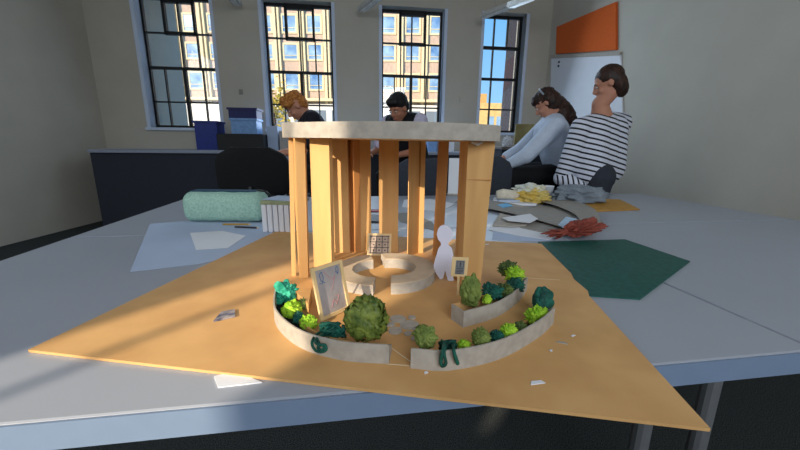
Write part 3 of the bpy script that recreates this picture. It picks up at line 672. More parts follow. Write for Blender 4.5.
# ================================================================== CHAIRS
def chair(c, yaw, m, label, wd=.46, zt=1.0, arms=True):
    R = Matrix.Translation(c) @ Matrix.Rotation(yaw, 4, 'Z'); t = thing('office_chair', label, 'chair', c, 'office chairs around the tables')
    q = MB(); n = 12; zb = zt-.36
    rows = []
    for i in range(9):
        v = i/8; z = zb+(zt-zb)*v; hw = wd/2*(1-.5*abs(2*v-1)**5)
        rows.append([(hw*(2*k/n-1), .05*((2*k/n-1)**2)*-1+.02*v, z) for k in range(n+1)])
    vs = []; 
    for dy in (0, .045):
        for r_ in rows: vs += [R @ Vector((x, y+dy+.22, z)) for x, y, z in r_]
    K = n+1; T = 9*K; fs = []
    for i in range(8):
        for k in range(n): a = i*K+k; fs += [(a, a+1, a+K+1, a+K), (T+a+K, T+a+K+1, T+a+1, T+a)]
    bo = [k for k in range(K)] + [i*K+n for i in range(1, 9)] + [8*K+k for k in range(n-1, -1, -1)] + [i*K for i in range(7, 0, -1)]
    for a, b in zip(bo, bo[1:]+bo[:1]): fs.append((b, a, T+a, T+b))
    q.add(vs, fs); q.build('backrest', m, t, bevel=.01, smooth=True)
    MB().prism([(math.cos(a)*.23*(1+.12*abs(math.sin(2*a))), math.sin(a)*.22*(1+.12*abs(math.sin(2*a)))) for a in [2*PI*k/24 for k in range(24)]], .43, .49, R).build('seat', m, t, bevel=.015)
    MB().tube([R @ Vector(p) for p in ((0, .1, .42), (0, .27, .45), (0, .29, .62), (0, .27, zb+.1))], .018, 8).build('back_support', M_PLAST, t)
    MB().tube([R @ Vector((0, 0, .43)), R @ Vector((0, 0, .1))], .025, 12).build('gas_column', M_CHROME, t)
    for k in range(5):
        a = 2*PI*k/5; MB().tube([R @ Vector((0, 0, .11)), R @ Vector((math.cos(a)*.28, math.sin(a)*.28, .07))], [.025, .016], 8).build('leg', M_PLAST, t)
        MB().tube([R @ Vector((math.cos(a)*.28-.012, math.sin(a)*.28, .03)), R @ Vector((math.cos(a)*.28+.012, math.sin(a)*.28, .03))], .028, 12).build('caster', M_PLAST, t)
    for s_ in (-1, 1) if arms else ():
        MB().tube([R @ Vector(p) for p in ((s_*.2, .0, .44), (s_*.28, .0, .46), (s_*.28, .03, .66))], .014, 8).build('arm_support', M_PLAST, t)
        MB().box((s_*.28-.03, -.12, .66), (s_*.28+.03, .13, .685), R).build('armrest', M_PLAST, t, bevel=.008)
def gx(px, Y): return (px-400)/F*.975*Y
chair(Vector((gx(249, 2.4), 2.62, 0)), PI, M_BLACK, 'black office chair with rounded back at the left behind the pouch', .50, 1.035)
chair(Vector((gx(415, 2.5), 2.66, 0)), PI+.2, M_SLATE, 'slate grey office chair seen between the right-hand back columns', .40, .97, arms=False)
chair(Vector((gx(489, 2.6), 2.80, 0)), PI-.1, M_SLATE, 'slate grey office chair just right of the box column', .38, .99, arms=False)
# ================================================================== FAR COUNTER AND CLUTTER
CT = Mw
e = thing('long_counter', 'long grey counter running along the wall under the windows', 'counter', Mw @ Vector((-.9, -.4, 0)))
MB().box((-3.9, -.72, .93), (2.1, -.02, .97), CT).build('worktop', mat('counter_grey', (150, 158, 176), .5, var=.03), e, bevel=.004)
MB().box((-3.9, -.68, .0), (2.1, -.03, .93), CT).build('cabinet_body', M_SLATE, e)
def wbox(px0, px1, y0, y1, back, d, m, name, label, cat, z0=None, bev=.006, parent=None):
    A_ = onplane(px0, y1, W0+WN*back, WN); B_ = onplane(px1, y0, W0+WN*back, WN)
    xa, xb = (A_-W0).dot(WD), (B_-W0).dot(WD); za, zb = A_.z, B_.z
    if z0 is not None: za = z0
    o = MB().box((xa, -back, za), (xb, -back+d, zb), CT).build(name, m, parent, bevel=bev)
    return (tag(o, label, cat) if label else o), zb, (xa, xb)
M_NAVY = mat('navy_plastic', (20, 26, 88), .45); M_SKYB = mat('sky_blue_plastic', (120, 160, 210), .4); M_BLUEC = mat('blue_plastic', (24, 46, 130), .4)
def crate(px0, px1, y0, y1, z0, back, m, label):
    A_ = onplane(px0, y1, W0+WN*back, WN); B_ = onplane(px1, y0, W0+WN*back, WN)
    xa, xb = (A_-W0).dot(WD), (B_-W0).dot(WD); z1 = B_.z; c = CT @ Vector(((xa+xb)/2, -back+.14, z0))
    t = thing('storage_crate', label, 'crate', c, 'plastic storage crates on the counter'); q = MB(); th = .012; d = .28
    q.box((xa, -back, z0), (xb, -back+th, z1), CT); q.box((xa, -back+d-th, z0), (xb, -back+d, z1), CT)
    q.box((xa, -back+th, z0), (xa+th, -back+d-th, z1), CT); q.box((xb-th, -back+th, z0), (xb, -back+d-th, z1), CT); q.box((xa+th, -back+th, z0), (xb-th, -back+d-th, z0+th), CT)
    q.build('crate_body', m, t)
    q = MB(); q.box((xa-.015, -back-.015, z1-.025), (xb+.015, -back, z1), CT); q.box((xa-.015, -back+d, z1-.025), (xb+.015, -back+d+.015, z1), CT)
    q.box((xa-.015, -back, z1-.025), (xa, -back+d, z1), CT); q.box((xb, -back, z1-.025), (xb+.015, -back+d, z1), CT); q.build('crate_rim', m, t)
    return z1
zc1 = wbox(218, 263, 134, 152, .62, .45, M_PLAST, 'black_case', 'wide black case on the counter at the far left', 'case', z0=.9705)[1]
zc2 = crate(231, 256, 118.5, 126, zc1+.001, .5, M_SKYB, 'pale blue storage crate, lower of the two stacked on the black case')
crate(229, 256, 108, 119, zc2+.001, .5, M_NAVY, 'navy storage crate, topmost of the stack by the far left window')
crate(195, 216, 121, 133, zc1+.001 if False else .9705, .5, M_BLUEC, 'bright blue storage crate on the counter at the left edge')
wbox(268, 277, 126, 148, .45, .3, M_BLUEP, 'paper_box', 'pale blue box on the counter right of the black case', 'box', z0=.9705)
wbox(280, 291, 131, 148, .5, .3, M_GREY, 'cardboard_box', 'grey box on the counter just left of the model roof', 'box', z0=.9705)
wbox(264, 293, 152, 185, .95, .2, mat('pale_blue_laminate', (150, 166, 192), .5), 'drawer_unit', 'pale blue-grey drawer unit in front of the counter, left of the model', 'drawers', z0=0)
zb3 = wbox(244, 279, 122, 126, .60, .25, M_BLKF, 'dark_board', 'x', 'x', z0=None)[0]
bpy.data.objects.remove(zb3)
for k, (a, b, y0, m, l) in enumerate([(428, 437, 135, M_SKYB, 'pale blue box on the counter seen between the right columns'), (441, 455, 128, M_PAPER, 'white box on the counter left of the box column'), (330, 345, 128, M_GREY, 'grey box on the counter hidden behind the roof band'), (346, 362, 131, M_BLUEP, 'pale blue box on the counter behind the roof band, left of the dark haired person')]):
    wbox(a, b, y0, 148, .5, .3, m, 'storage_box', l, 'box', z0=.9705)
# tan screen behind woman
lp = atY(520, 137, 4.3); t = thing('display_screen', 'small tan screen propped by the right window, left of the seated woman', 'screen', (lp.x, 4.3, .97))
# tall cabinet carrying it
A_, B_ = gx(500, 4.2), gx(560, 4.2)
cab = thing('side_cabinet', 'dark grey cabinet below the right window, covered in papers', 'cabinet', ((A_+B_)/2, 4.35, 0))
MB().box((A_, 4.15, 0), (B_, 4.6, 1.02)).build('cabinet_body', M_SLATE, cab); MB().box((A_-.01, 4.13, 1.02), (B_+.01, 4.62, 1.05)).build('cabinet_top', mat('taupe_top', (120, 112, 106), .6), cab, bevel=.004)
for k in (0, 1): MB().box((A_+.02+k*.37, 4.142, .1), (A_+.36+k*.37, 4.149, .98)).build('door', M_SLATE, cab)
sw = gx(513, 4.3), gx(531, 4.3)
t.location.z = 1.05; t['_w'] = (lp.x, 4.3, 1.05)
MB().box((sw[0], 4.29, 1.08), (sw[1], 4.31, 1.08+.235)).build('screen_back', mat('brass_tan', (150, 136, 84), .5, c2=(180, 170, 120), scale=6), t, bevel=.004)  # tan, mottled between two tones
MB().box((sw[0]+.05, 4.29, 1.05), (sw[1]-.05, 4.36, 1.08)).build('stand', M_PLAST, t)
tag(rough_lump((gx(499, 4.25)+.09, 4.27, 1.10), (.06, .05, .075), M_PAPER, 14, 'crumpled_paper', 'x', 'paper', .5), 'crumpled white paper on the side cabinet right of the roof band', 'paper')
# white standing panel behind columns
c_ = gx(450, 2.5)
t = thing('white_panel', 'narrow white panel standing on the table left of the box column', 'panel', (c_, 2.3, .742))
MB().box((c_-.035, 2.295, .742), (c_+.03, 2.30, .98)).build('panel_face', M_PAPER, t); MB().box((c_-.04, 2.27, .742), (c_+.035, 2.33, .75)).build('panel_foot', M_GREY, t)

# wall fittings
def onw(px, py): p = wallpt(px, py); return wcoord(p)
def plate(px, py, w_, h_, m, nm, label, cat):
    x, z = onw(px, py); t = thing(nm, label, cat, CT @ Vector((x, 0, z)))
    MB().box((x-w_/2, -.012, z-h_/2), (x+w_/2, -.001, z+h_/2), CT).build('faceplate', m, t, bevel=.003)
    MB().box((x-w_/5, -.018, z-h_/5), (x+w_/5, -.012, z+h_/5), CT).build('knob', m, t)
plate(462, 99, .08, .08, M_WALL, 'wall_socket', 'small square socket on the wall between the middle and right windows', 'socket')
plate(241, 92, .05, .07, M_GREYD, 'wall_hook', 'small grey hook on the wall left of the left window', 'hook')
# orange panel and whiteboard on the right wall
def rw_pt(px, py, off_=0): return onplane(px, py, cor+rn*off_, rn)
def rwall(pix, o0, o1, m, nm, parent=None):
    P = [rw_pt(*p) for p in pix]; q = MB(); L = [((p-cor).dot(rdir), p.z) for p in P]
    vs = [RM @ Vector((x, -o1, z)) for x, z in L]+[RM @ Vector((x, -o0, z)) for x, z in L]; n = len(L)
    q.add(vs, [tuple(range(n)), tuple(range(2*n-1, n-1, -1))]+[(i, n+i, n+(i+1) % n, (i+1) % n) for i in range(n)]); return q.build(nm, m, parent)
M_OR = mat('orange_felt', (214, 96, 34), .9, scale=60, var=.05)
tag(rwall([(558.5, 27), (557.5, 54), (618, 50), (618, 2)], .002, .03, M_OR, 'pinboard'), 'orange felt pinboard high on the right wall', 'pinboard')
wbp = rw_pt(580, 90); t = thing('whiteboard', 'white writing board under the orange pinboard', 'whiteboard', rw_pt(580, 140))
rwall([(552.5, 58), (550, 138), (625, 150), (622, 55)], .002, .02, M_PAPER, 'board_panel', t)
rwall([(552, 55), (552.5, 58.5), (622, 55.5), (622, 52)], .002, .03, M_GREY, 'top_rail', t)
for x, y in ((559, 62), (558.5, 66)):
    p = rw_pt(x, y, .025); MB().ball(p, .014, nu=10, nv=8).build('magnet', M_PLAST, t)
# pendant lights
def pend(pa, pb_, z, label):
    a, b = at(pa[0], pa[1], z), at(pb_[0], pb_[1], z); d = (b-a).normalized(); b = a+d*1.5; n = Vector((-d.y, d.x, 0))
    t = thing('pendant_light', label, 'ceiling light', (a+b)/2, 'long pendant lights')
    Mx = Matrix(((d.x, n.x, 0, a.x), (d.y, n.y, 0, a.y), (0, 0, 1, z), (0, 0, 0, 1)))
    MB().prism([(0, 0), (1.5, 0), (1.5, .12), (0, .12)], 0, .05, Mx).build('housing', mat('light_housing', (200, 198, 192), .5), t, bevel=.008)
    MB().box((.04, .03, -.012), (1.46, .09, 0), Mx).build('diffuser', mat('diffuser', (232, 232, 226), .4), t)
    for x in (.2, 1.3): MB().tube([Mx @ Vector((x, .06, .05)), Mx @ Vector((x, .06, CEIL-z))], .002, 6).build('cable', M_CHROME, t)
pend((480, 17), (521, 1), 2.76, 'long white pendant light crossing the top of the right window')
pend((357, 11), (371, 0), 2.8, 'long white pendant light at the top between two windows')
pend((233, 6), (226, -2), 2.8, 'long white pendant light at the top left corner')

# ================================================================== OUTSIDE
OY = 46.0
ground = MB().box((-60, 6.5, -.25), (60, 90, -.12)).build('street_ground', mat('pavement', (190, 186, 178), .9)); struct(ground)
bl = thing('brick_building', 'sunlit brick office block with cream piers across the street', 'building', (gx(350, OY), OY, -.12))
M_BRICK = mat('brick', (188, 162, 142), .9, scale=3, c2=(202, 178, 160)); M_STONE = mat('cream_stone', (226, 208, 168), .8, var=.04)
M_PANE = mat('blue_glass', (84, 124, 176), .15, scale=.6, c2=(168, 198, 222), spec=.8)
ma = lambda px: gx(px, OY)
XA, XB = ma(120), ma(462); HB = 24
MB().box((XA, OY, -.12), (XB, OY+8, HB)).build('facade_wall', M_BRICK, bl)
cols = [272+23.0*k for k in range(-6, 9)]
def zy(py): return atY(400, py, OY).z
rowsY = [(-12, 2), (17, 33), (46, 60), (75, 90)]
for c_ in cols:
    for (ya, yb) in rowsY:
        z1, z0 = zy(ya), zy(yb); X = ma(c_)
        w_ = MB(); w_.box((X-.98, OY-.12, z0-.22), (X+.98, OY-.02, z0)); w_.box((X-.98, OY-.12, z1), (X+.98, OY-.02, z1+.22)); w_.box((X-.98, OY-.12, z0), (X-.76, OY-.02, z1)); w_.box((X+.76, OY-.12, z0), (X+.98, OY-.02, z1)); w_.box((X-.76, OY-.12, z0+(z1-z0)*.22), (X+.76, OY-.03, z0+(z1-z0)*.26))
        f_ = w_.build('window', M_STONE, bl)
        MB().box((X-.76, OY-.06, z0), (X+.76, OY-.03, z1)).build('pane', M_PANE, f_)
for k, c_ in enumerate(cols):
    X = ma(c_+11.5)
    q = MB(); q.box((X-.34, OY-.55, -.1), (X-.02, OY, HB)); q.box((X+.14, OY-.4, -.1), (X+.36, OY, HB)); q.build('pier', M_STONE, bl)
MB().box((XA, OY-1.2, -.1), (XB, OY, zy(106))).build('ground_storey', mat('white_render', (222, 216, 204), .7), bl)
MB().box((XA, OY-1.4, zy(103)), (XB, OY, zy(100.5))).build('string_course', M_STONE, bl)
for k in range(12):
    X = ma(250+k*18); MB().box((X-.8, OY-1.23, .5), (X+.8, OY-1.18, zy(112))).build('shop_window', mat('shop_glass', (120, 130, 140), .2), bl)
# stone tower seen in the right window
TY = 22.0
tw = thing('stone_tower', 'grey stone building edge in the right of the right window', 'building', (gx(530, TY), TY, -.12))
q = MB(); a0 = atY(508, 132, TY); a1 = atY(517.5, 12, TY); 
xs = a0.x; xt = atY(517, 12, TY).x
M_ST = mat('stone_blocks', (130, 122, 112), .9, scale=5, c2=(200, 190, 172), stretch=(1, 1, 2.5), bump=.3)
zt = 14.0; dxdz = (a1.x-a0.x)/(a1.z-a0.z)
q.add([(xs, TY, -.12), (xs+9, TY, -.12), (xs+9, TY+6, -.12), (xs+3, TY+6, -.12), (xs+dxdz*zt, TY, zt), (xs+9, TY, zt), (xs+9, TY+6, zt), (xs+3+dxdz*zt, TY+6, zt)], [(0,3,2,1),(4,5,6,7),(0,1,5,4),(1,2,6,5),(2,3,7,6),(3,0,4,7)])
q.build('tower_wall', M_ST, tw)
q = MB(); q.add([(xs-.45, TY-.05, -.12), (xs, TY-.05, -.12), (xs, TY+.3, -.12), (xs-.45, TY+.3, -.12), (xs+dxdz*zt-.35, TY-.05, zt), (xs+dxdz*zt, TY-.05, zt), (xs+dxdz*zt, TY+.3, zt), (xs+dxdz*zt-.35, TY+.3, zt)], [(0,3,2,1),(4,5,6,7),(0,1,5,4),(1,2,6,5),(2,3,7,6),(3,0,4,7)]); q.build('dark_verge', mat('dark_verge', (50, 46, 52), .7), tw)
# low yellow building in right window
LY = 40.0; lw = thing('low_building', 'low yellow brick building at the bottom of the right window', 'building', (gx(490, LY), LY, -.12))
x0, x1 = gx(474, LY), gx(506, LY); zt = atY(490, 103, LY).z
MB().box((x0, LY, -.12), (x1, LY+5, zt)).build('wall', mat('yellow_brick', (214, 180, 116), .9, scale=3), lw)
xm_ = gx(484, LY); MB().box((x0, LY+.5, zt), (xm_, LY+5, atY(484, 93, LY).z)).build('raised_block', mat('ochre_brick', (206, 160, 96), .9), lw)
for k in range(3): X = gx(489+k*7, LY); MB().box((X-.25, LY-.05, zt*.35), (X+.25, LY-.01, zt*.75)).build('window', M_PANE, lw)
# street tree and van
def tree(px, Y, r, z, label, seed):
    c = Vector((gx(px, Y), Y, 0)); t = thing('street_tree', label, 'tree', (c.x, Y, -.12)); rnd = random.Random(seed)
    MB().tube([(c.x, Y, -.12), (c.x+.1, Y, z*.5), (c.x, Y, z)], [.18, .12, .05], 8).build('trunk', mat('bark', (90, 70, 50), .9), t)
    q = MB()
    for k in range(420):
        p = Vector((rnd.gauss(0, .45), rnd.gauss(0, .45), rnd.gauss(0, .5)))*r; a = rnd.uniform(0, PI); s_ = rnd.uniform(.12, .24)
        R = Matrix.Translation(c+Vector((p.x, p.y, z+p.z))) @ Matrix.Rotation(a, 4, 'X') @ Matrix.Rotation(rnd.uniform(0, 6), 4, 'Z')
        q.add([R @ Vector(v) for v in ((-s_, 0, 0), (0, -s_*.5, 0), (s_, 0, 0), (0, s_*.5, 0))], [(0, 1, 2, 3)])
    q.build('crown', mat('autumn_leaves', (150, 140, 50), .8, scale=2, c2=(206, 176, 80)), t)
tree(275, 30, 1.6, 4.1, 'autumn street tree in front of the brick block, left window', 4)
vY = 26.0
v = thing('parked_van', 'white van parked outside the left window', 'van', (gx(320, vY), vY, -.12))
a, b = gx(298, vY), gx(345, vY)
MB().box((a, vY, .25), (b, vY+1.8, 2.35)).build('van_body', mat('van_white', (225, 226, 228), .3), v, bevel=.15)
MB().box((a+.3, vY-.02, 1.3), (a+1.2, vY, 2.0)).build('side_window', M_PLAST, v)
for x in (a+.7, b-.7): MB().tube([(x, vY-.05, .22), (x, vY+.2, .22)], .34, 20).build('wheel', M_PLAST, v)

# ================================================================== PEOPLE
def head(q, c, R, s=1.0):
    """skull, jaw, nose, ears; R maps local (x right, -y forward, z up)"""
    c = Vector(c); R3 = R.to_3x3()
    def b(o, r, ): q.ball(c+R3 @ (Vector(o)*s), Vector(r)*s, M=R3)
    b((0, .012, .03), (.074, .090, .085)); b((0, -.02, -.035), (.058, .066, .075)); b((0, -.045, -.085), (.032, .03, .028))
    b((0, -.094, -.018), (.012, .020, .020)); b((0, -.086, .005), (.009, .012, .024)); b((0, -.074, -.062), (.024, .018, .011))
    for k in (-1, 1): b((k*.073, .012, -.005), (.010, .020, .030)); b((k*.03, -.070, .024), (.022, .014, .008)); b((k*.036, -.058, -.028), (.022, .02, .02))
def face_bits(parent, c, R, s=1.0, brow=(40, 28, 20)):
    R3 = R.to_3x3(); c = Vector(c)
    for k in (-1, 1):
        q = MB(); q.ball(c+R3 @ Vector((k*.030*s, -.076*s, .006*s)), Vector((.013, .008, .007))*s, M=R3); q.build('eye', mat('eye_white', (210, 205, 200), .3), parent, smooth=True)
        q = MB(); q.ball(c+R3 @ Vector((k*.030*s, -.083*s, .006*s)), Vector((.005, .003, .005))*s, M=R3); q.build('iris', M_INK, parent, smooth=True)
        q = MB(); q.tube([c+R3 @ Vector((k*x*s, -.083*s+abs(x-.015)*.3*s, z*s)) for x, z in ((.014, .027), (.03, .032), (.048, .025))], [.003, .0035, .002], 6); q.build('eyebrow', mat('brow%d' % brow[0], brow, .9), parent)
    q = MB(); q.tube([c+R3 @ Vector((x*s, (-.092+abs(x)*.5)*s, -.062*s)) for x in (-.022, -.008, .008, .022)], [.002, .0045, .0045, .002], 6); q.build('mouth', mat('lips', (160, 80, 72), .5), parent)
def hand(q, wrist, dirv, up, s=1.0):
    d = Vector(dirv).normalized(); n = (Vector(up)-d*Vector(up).dot(d)).normalized(); side = d.cross(n)
    w_ = Vector(wrist); palm = w_+d*.05*s
    for k in (-1, 0, 1): q.cap(w_+side*k*.012*s, w_+d*.085*s+side*k*.026*s, .017*s, .014*s)
    for k, L in enumerate((.07, .08, .074, .058)):
        o = w_+d*.088*s+side*(k-1.5)*.021*s; m1 = o+d*L*.5*s-n*.004; q.cap(o, m1, .0095*s, .0088*s); m2 = m1+(d*.85-n*.5).normalized()*L*.5*s; q.cap(m1, m2, .0088*s, .0075*s)
    o = w_+d*.02*s-side*.028*s; m1 = o+(d*.6-side*.7).normalized()*.04*s; q.cap(o, m1, .013*s, .011*s); q.cap(m1, m1+(d*.9-side*.3-n*.2).normalized()*.032*s, .011*s, .009*s)
def hairlump(parent, pieces, m, curly=0, rm=.008, fq=30, amp=.01):
    q = MB()
    for p in pieces: q.ball(*p[:2], M=p[2] if len(p) > 2 else None)
    o = q.build('hair', m, parent, remesh=rm)
    tx = bpy.data.textures.new('curl', 'CLOUDS'); tx.noise_scale = curly or .02
    d = o.modifiers.new('d', 'DISPLACE'); d.texture = tx; d.strength = amp; d.mid_level = .5; d.texture_coords = 'LOCAL'
    return o
def RR(yaw, pitch, roll=0): return Matrix.Rotation(yaw, 4, 'Z') @ Matrix.Rotation(pitch, 4, 'X') @ Matrix.Rotation(roll, 4, 'Y')
M_GING = mat('ginger_hair', (150, 84, 34), .8, scale=60, c2=(206, 140, 70)); M_DARKH = mat('black_hair', (18, 14, 14), .6, scale=60, var=.2)
M_BRH = mat('brown_hair', (30, 18, 13), .55, scale=50, c2=(66, 38, 25), stretch=(1, 1, .3))
M_NAVT = mat('dark_navy_shirt', (26, 26, 38), .9, scale=60)
def stool(c, z, label):
    t = thing('stool', label, 'stool', (c[0], c[1], 0))
    MB().lathe([(.17, z-.04), (.18, z-.02), (.175, z)], (c[0], c[1], 0)).build('seat', M_PLAST, t)
    for k in range(4):
        a = PI/4+k*PI/2; MB().tube([(c[0]+math.cos(a)*.12, c[1]+math.sin(a)*.12, z-.04), (c[0]+math.cos(a)*.19, c[1]+math.sin(a)*.19, 0)], .011, 8).build('leg', M_CHROME, t)
    n = 24; MB().tube([(c[0]+math.cos(2*PI*k/n)*.165, c[1]+math.sin(2*PI*k/n)*.165, .25) for k in range(n+1)], .008, 6).build('foot_ring', M_CHROME, t)
# ---- seated / leaning man helper: facing yaw, body described by world points
def person(label, H, R, neck, sh, el, wr, hip, kn, an, skin, torso_r=(.15, .14), facing=None, foot=(0, -1)):
    b0 = (Vector(an[0])+Vector(an[1]))/2; b0.z = 0
    t = None; q = MB(); head(q, H, R); q.cap(Vector(H)+R.to_3x3() @ Vector((0, .03, -.05)), neck, .052, .058)
    chest = (Vector(sh[0])+Vector(sh[1]))/2; ax = (Vector(sh[1])-Vector(sh[0])).normalized(); pel = (Vector(hip[0])+Vector(hip[1]))/2
    q.cap(neck, chest, .055, .09)
    for k in (-.07, 0, .07): q.cap(chest+ax*k-Vector((0, 0, .04)), pel+ax*k, torso_r[0]*.72, torso_r[1]*.72)
    for i in (0, 1):
        q.cap(chest, sh[i], .08, .055); q.cap(sh[i], el[i], .048, .038); q.cap(el[i], wr[i], .038, .026)
        d = Vector(wr[i])-Vector(el[i]); hand(q, wr[i], d, (0, 0, 1))
        q.cap(hip[i], kn[i], .082, .055); q.cap(kn[i], an[i], .052, .036)
        fd = Vector((foot[0], foot[1], 0)); q.cap(Vector(an[i])-Vector((0, 0, .03)), Vector(an[i])+fd*.16-Vector((0, 0, .045)), .036, .028)
    body = q.build('person', skin, remesh=.007); tag(body, label, 'person'); return body, chest, ax, pel
def cloth(body, name, caps, m, rm=.009):
    q = MB()
    for c_ in caps: q.cap(*c_)
    return q.build(name, m, body, remesh=rm)
V = Vector
# woman in pale top
Yw = 3.15
Hd = atY(546, 104, Yw); R = RR(math.radians(-72), math.radians(28))       # facing left (-X), looking down
R = RR(math.radians(-118), math.radians(40))
neck = atY(556, 118, Yw+.02)
shn, shf = atY(556, 126, Yw-.15), atY(550, 122, Yw+.2)
eln, elf = atY(526, 156, Yw-.2), atY(520, 150, Yw+.22)
wrn, wrf = atY(505, 166, Yw-.12), atY(503, 158, Yw+.15)
hn_, hf_ = atY(566, 176, Yw-.10), atY(566, 174, Yw+.12)
knn, knf = atY(512, 176, Yw-.12), atY(512, 172, Yw+.14)
ann, anf = V((knn.x+.10, knn.y, .33)), V((knf.x+.08, knf.y, .33))
body, chest, ax, pel = person('seated woman in a pale blue top, brown ponytail, bent over to the left', Hd, R, neck, (shn, shf), (eln, elf), (wrn, wrf), (hn_, hf_), (knn, knf), (ann, anf), M_SKIN, foot=(-1, 0))
caps = []
for i, (s_, e_, w_) in enumerate(((shn, eln, wrn), (shf, elf, wrf))): caps += [(chest, s_, .11, .075), (s_, e_, .078, .064), (e_, e_.lerp(w_, .8), .062, .045)]
for k in (-.1, 0, .1): caps.append((chest+ax*k-V((0, 0, .05)), pel+ax*k*.9+V((-.02, 0, .06)), .125, .135))
caps.append((chest+V((-.05, 0, -.08)), pel+V((-.10, 0, .10)), .11, .11))
cloth(body, 'sweatshirt', caps, mat('pale_blue_cotton', (200, 212, 230), .9, scale=40, var=.04, bump=.1))
tr = []
for h_, k_, a_ in ((hn_, knn, ann), (hf_, knf, anf)): tr += [(h_, k_, .115, .082), (k_, a_.lerp(k_, .12), .08, .055)]
tr.append((hn_, hf_, .125, .125)); cloth(body, 'trousers', tr, M_BLACK)
face_bits(body, Hd, R); R3 = R.to_3x3()
hp = [(Hd+R3 @ V((0, .025, .045)), V((.084, .096, .085)), R3), (Hd+R3 @ V((0, .05, .0)), V((.092, .075, .10)), R3), (Hd+R3 @ V((0, -.03, .07)), V((.078, .06, .05)), R3), (Hd+V((.09, 0, .03)), V((.06, .06, .045)))]
for k in range(9): hp.append((Hd+V((.12+.024*k, .01*math.sin(k), .015-.012*k-.004*k*k)), V((.05-.002*k, .05, .045+.004*k))))
hp += [(Hd+V((.10, 0, -.06)), V((.07, .06, .07))), (Hd+V((.15, -.02, -.08)), V((.05, .05, .07)))]
hairlump(body, hp, M_BRH, .025, amp=.022)
MB().tube([Hd+R3 @ V((x, .03, math.sqrt(max(0, .098**2-x*x*1.1))+.035)) for x in [(-.09+.18*k/12) for k in range(13)]], .008, 8).build('hair_band', mat('grey_band', (150, 158, 170), .5), body, smooth=True)
stool(((hn_.x+hf_.x)/2, (hn_.y+hf_.y)/2), hn_.z-.135, 'stool under the woman in the pale blue top')
# person in striped top
Yp = 2.72
Hd = atY(608, 84, Yp); R = RR(math.radians(-115), math.radians(25))
neck = atY(600, 104, Yp+.02)
shl, shr = atY(581, 127, Yp-.05), atY(622, 122, Yp+.16)
ell, elr = atY(562, 178, Yp-.02), atY(606, 170, Yp+.2)
wrl, wrr = atY(584, 188, Yp-.14), atY(586, 176, Yp+.05)
h1 = V((gx(597, Yp), Yp-.08, .84)); h2 = V((gx(607, Yp), Yp+.12, .84))
k1_, k2_ = V((h1.x-.03, h1.y, .47)), V((h2.x-.0, h2.y, .47)); a1_, a2_ = V((k1_.x+.03, k1_.y, .09)), V((k2_.x+.05, k2_.y, .09))
M_STR = stripes('striped_cotton', (218, 222, 236), (22, 24, 34), 27, (.25, 0, 1)); M_STS = stripes('striped_cuff', (218, 222, 236), (22, 24, 34), 30, (1, -.3, .2))
body, chest, ax, pel = person('person in a black and white striped top at the right edge', Hd, R, neck, (shl, shr), (ell, elr), (wrl, wrr), (h1, h2), (k1_, k2_), (a1_, a2_), M_SKIN, foot=(-1, 0))
caps = [(chest, shl, .10, .07), (chest, shr, .10, .07), (shl, ell, .072, .06), (shr, elr, .072, .06), (elr, elr.lerp(wrr, .85), .06, .04)]
for k in (-.1, 0, .1): caps.append((chest+ax*k-V((0, 0, .04)), pel+ax*k+V((0, 0, .05)), .125, .13))
cloth(body, 'striped_top', caps, M_STR)
cloth(body, 'sleeve', [(ell, ell.lerp(wrl, .85), .064, .042)], M_STS)
tr = [(h1, k1_, .10, .07), (h2, k2_, .10, .07), (k1_, a1_, .066, .05), (k2_, a2_, .066, .05), (h1, h2, .11, .11)]
cloth(body, 'trousers', tr, M_SLATE); face_bits(body, Hd, R); R3 = R.to_3x3()
hairlump(body, [(Hd+R3 @ V((0, .025, .045)), V((.084, .096, .085)), R3), (Hd+R3 @ V((0, .06, -.03)), V((.08, .06, .10)), R3)], M_BRH, .03, amp=.012)
SH = -.03
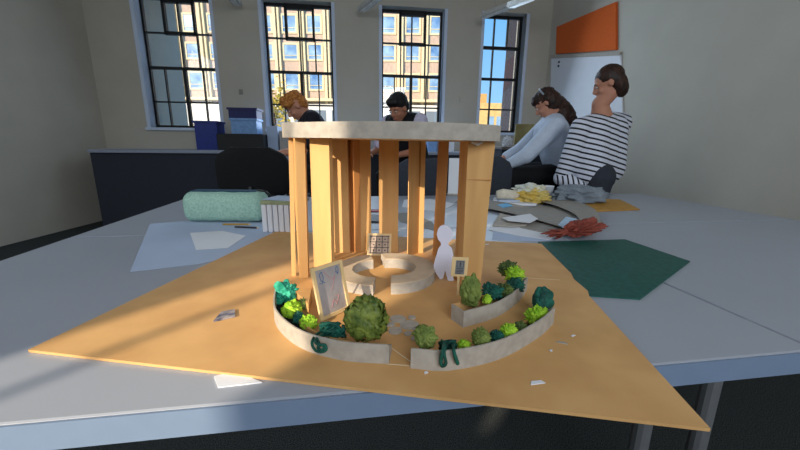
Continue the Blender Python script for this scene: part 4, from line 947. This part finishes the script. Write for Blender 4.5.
# man with ginger curls
def man(Hpx, Y, R, label, skin, shirt, hairm, dx, curl, lean=.16, up=0, shift=0, hs=1.0):
    Hd = atY(Hpx[0], Hpx[1], Y); fw = R.to_3x3() @ V((0, -1, 0)); fw.z = 0; fw.normalize(); sd_ = V((-fw.y, fw.x, 0))
    neck = Hd-fw*.06+V((0, 0, -.135)); ch = neck-fw*.07-V((0, 0, .07-up)); neck = neck-fw*.02+V((0, 0, up*.8)); ch = ch+sd_*shift; neck = neck+sd_*shift*.5
    s1, s2 = ch+sd_*.19, ch-sd_*.19; z_sh = ch.z; hipc = V((ch.x, ch.y, 0))-fw*lean; hipc.z = z_sh-.50
    hA, hB = hipc+sd_*.10, hipc-sd_*.10; e1, e2 = s1+fw*.10+sd_*.06-V((0, 0, .27)), s2+fw*.10-sd_*.06-V((0, 0, .27))
    w1_, w2_ = e1+fw*.22-sd_*.08-V((0, 0, .04)), e2+fw*.22+sd_*.08-V((0, 0, .04))
    kA, kB = hA+fw*.36+V((0, 0, -.02)), hB+fw*.36+V((0, 0, -.02)); aA, aB = V((kA.x, kA.y, .28)), V((kB.x, kB.y, .28))
    body, chest, ax, pel = person(label, Hd, R, neck, (s1, s2), (e1, e2), (w1_, w2_), (hA, hB), (kA, kB), (aA, aB), skin, foot=(fw.x, fw.y))
    caps = [(chest, s1, .10, .072), (chest, s2, .10, .072), (s1, s1.lerp(e1, .8), .07, .064), (s2, s2.lerp(e2, .8), .07, .064)]
    for k in (-.08, 0, .08): caps.append((chest+ax*k-V((0, 0, .05)), pel+ax*k, .125, .13))
    cloth(body, 't_shirt', caps, shirt)
    cloth(body, 'trousers', [(hA, kA, .10, .07), (hB, kB, .10, .07), (kA, aA, .066, .05), (kB, aB, .066, .05), (hA, hB, .115, .115)], M_BLACK)
    face_bits(body, Hd, R); R3 = R.to_3x3()
    hairlump(body, [(Hd+R3 @ V((0, .028, .058)), V((.090, .102, .088))*hs, R3), (Hd+R3 @ V((0, -.045, .088*hs)), V((.070, .050, .042)), R3), (Hd+R3 @ V((0, .065, .01)), V((.082, .055, .085)), R3)]+([(Hd+R3 @ (V(p_)*hs), V((.05, .05, .045))*hs, R3) for p_ in ((.05, .0, .11), (-.05, .02, .11), (0, -.05, .12), (0, .08, .10), (.06, -.04, .07), (-.06, -.04, .07))] if curl > .02 else []), hairm, curl, amp=.03 if curl > .02 else .008)
    stool((hipc.x, hipc.y), hipc.z-.13, 'stool under the '+dx)
    return body, (s1, s2, e1, e2)
man((296, 107), 3.4, RR(math.radians(-70), math.radians(42)), 'person with curly ginger hair and dark t-shirt looking down, by the left window', M_SKIN, M_NAVT, M_GING, 'person with curly ginger hair', .028, up=.09, hs=.88)
b_, (s1, s2, e1, e2) = man((398, 109), 3.4, RR(math.radians(-38), math.radians(30), 0), 'person with short black hair looking down, in front of the middle window', M_SKIN2, mat('black_shirt', (14, 14, 20), .9), M_DARKH, 'person with short black hair', .01, up=.10, shift=SH)
cloth(b_, 'sleeve', [(s2, s2.lerp(e2, .8), .076, .070)], mat('lilac_cotton', (200, 194, 216), .9)); cloth(b_, 'sleeve', [(s1, s1.lerp(e1, .8), .076, .070)], mat('lilac_cotton', (200, 194, 216), .9))
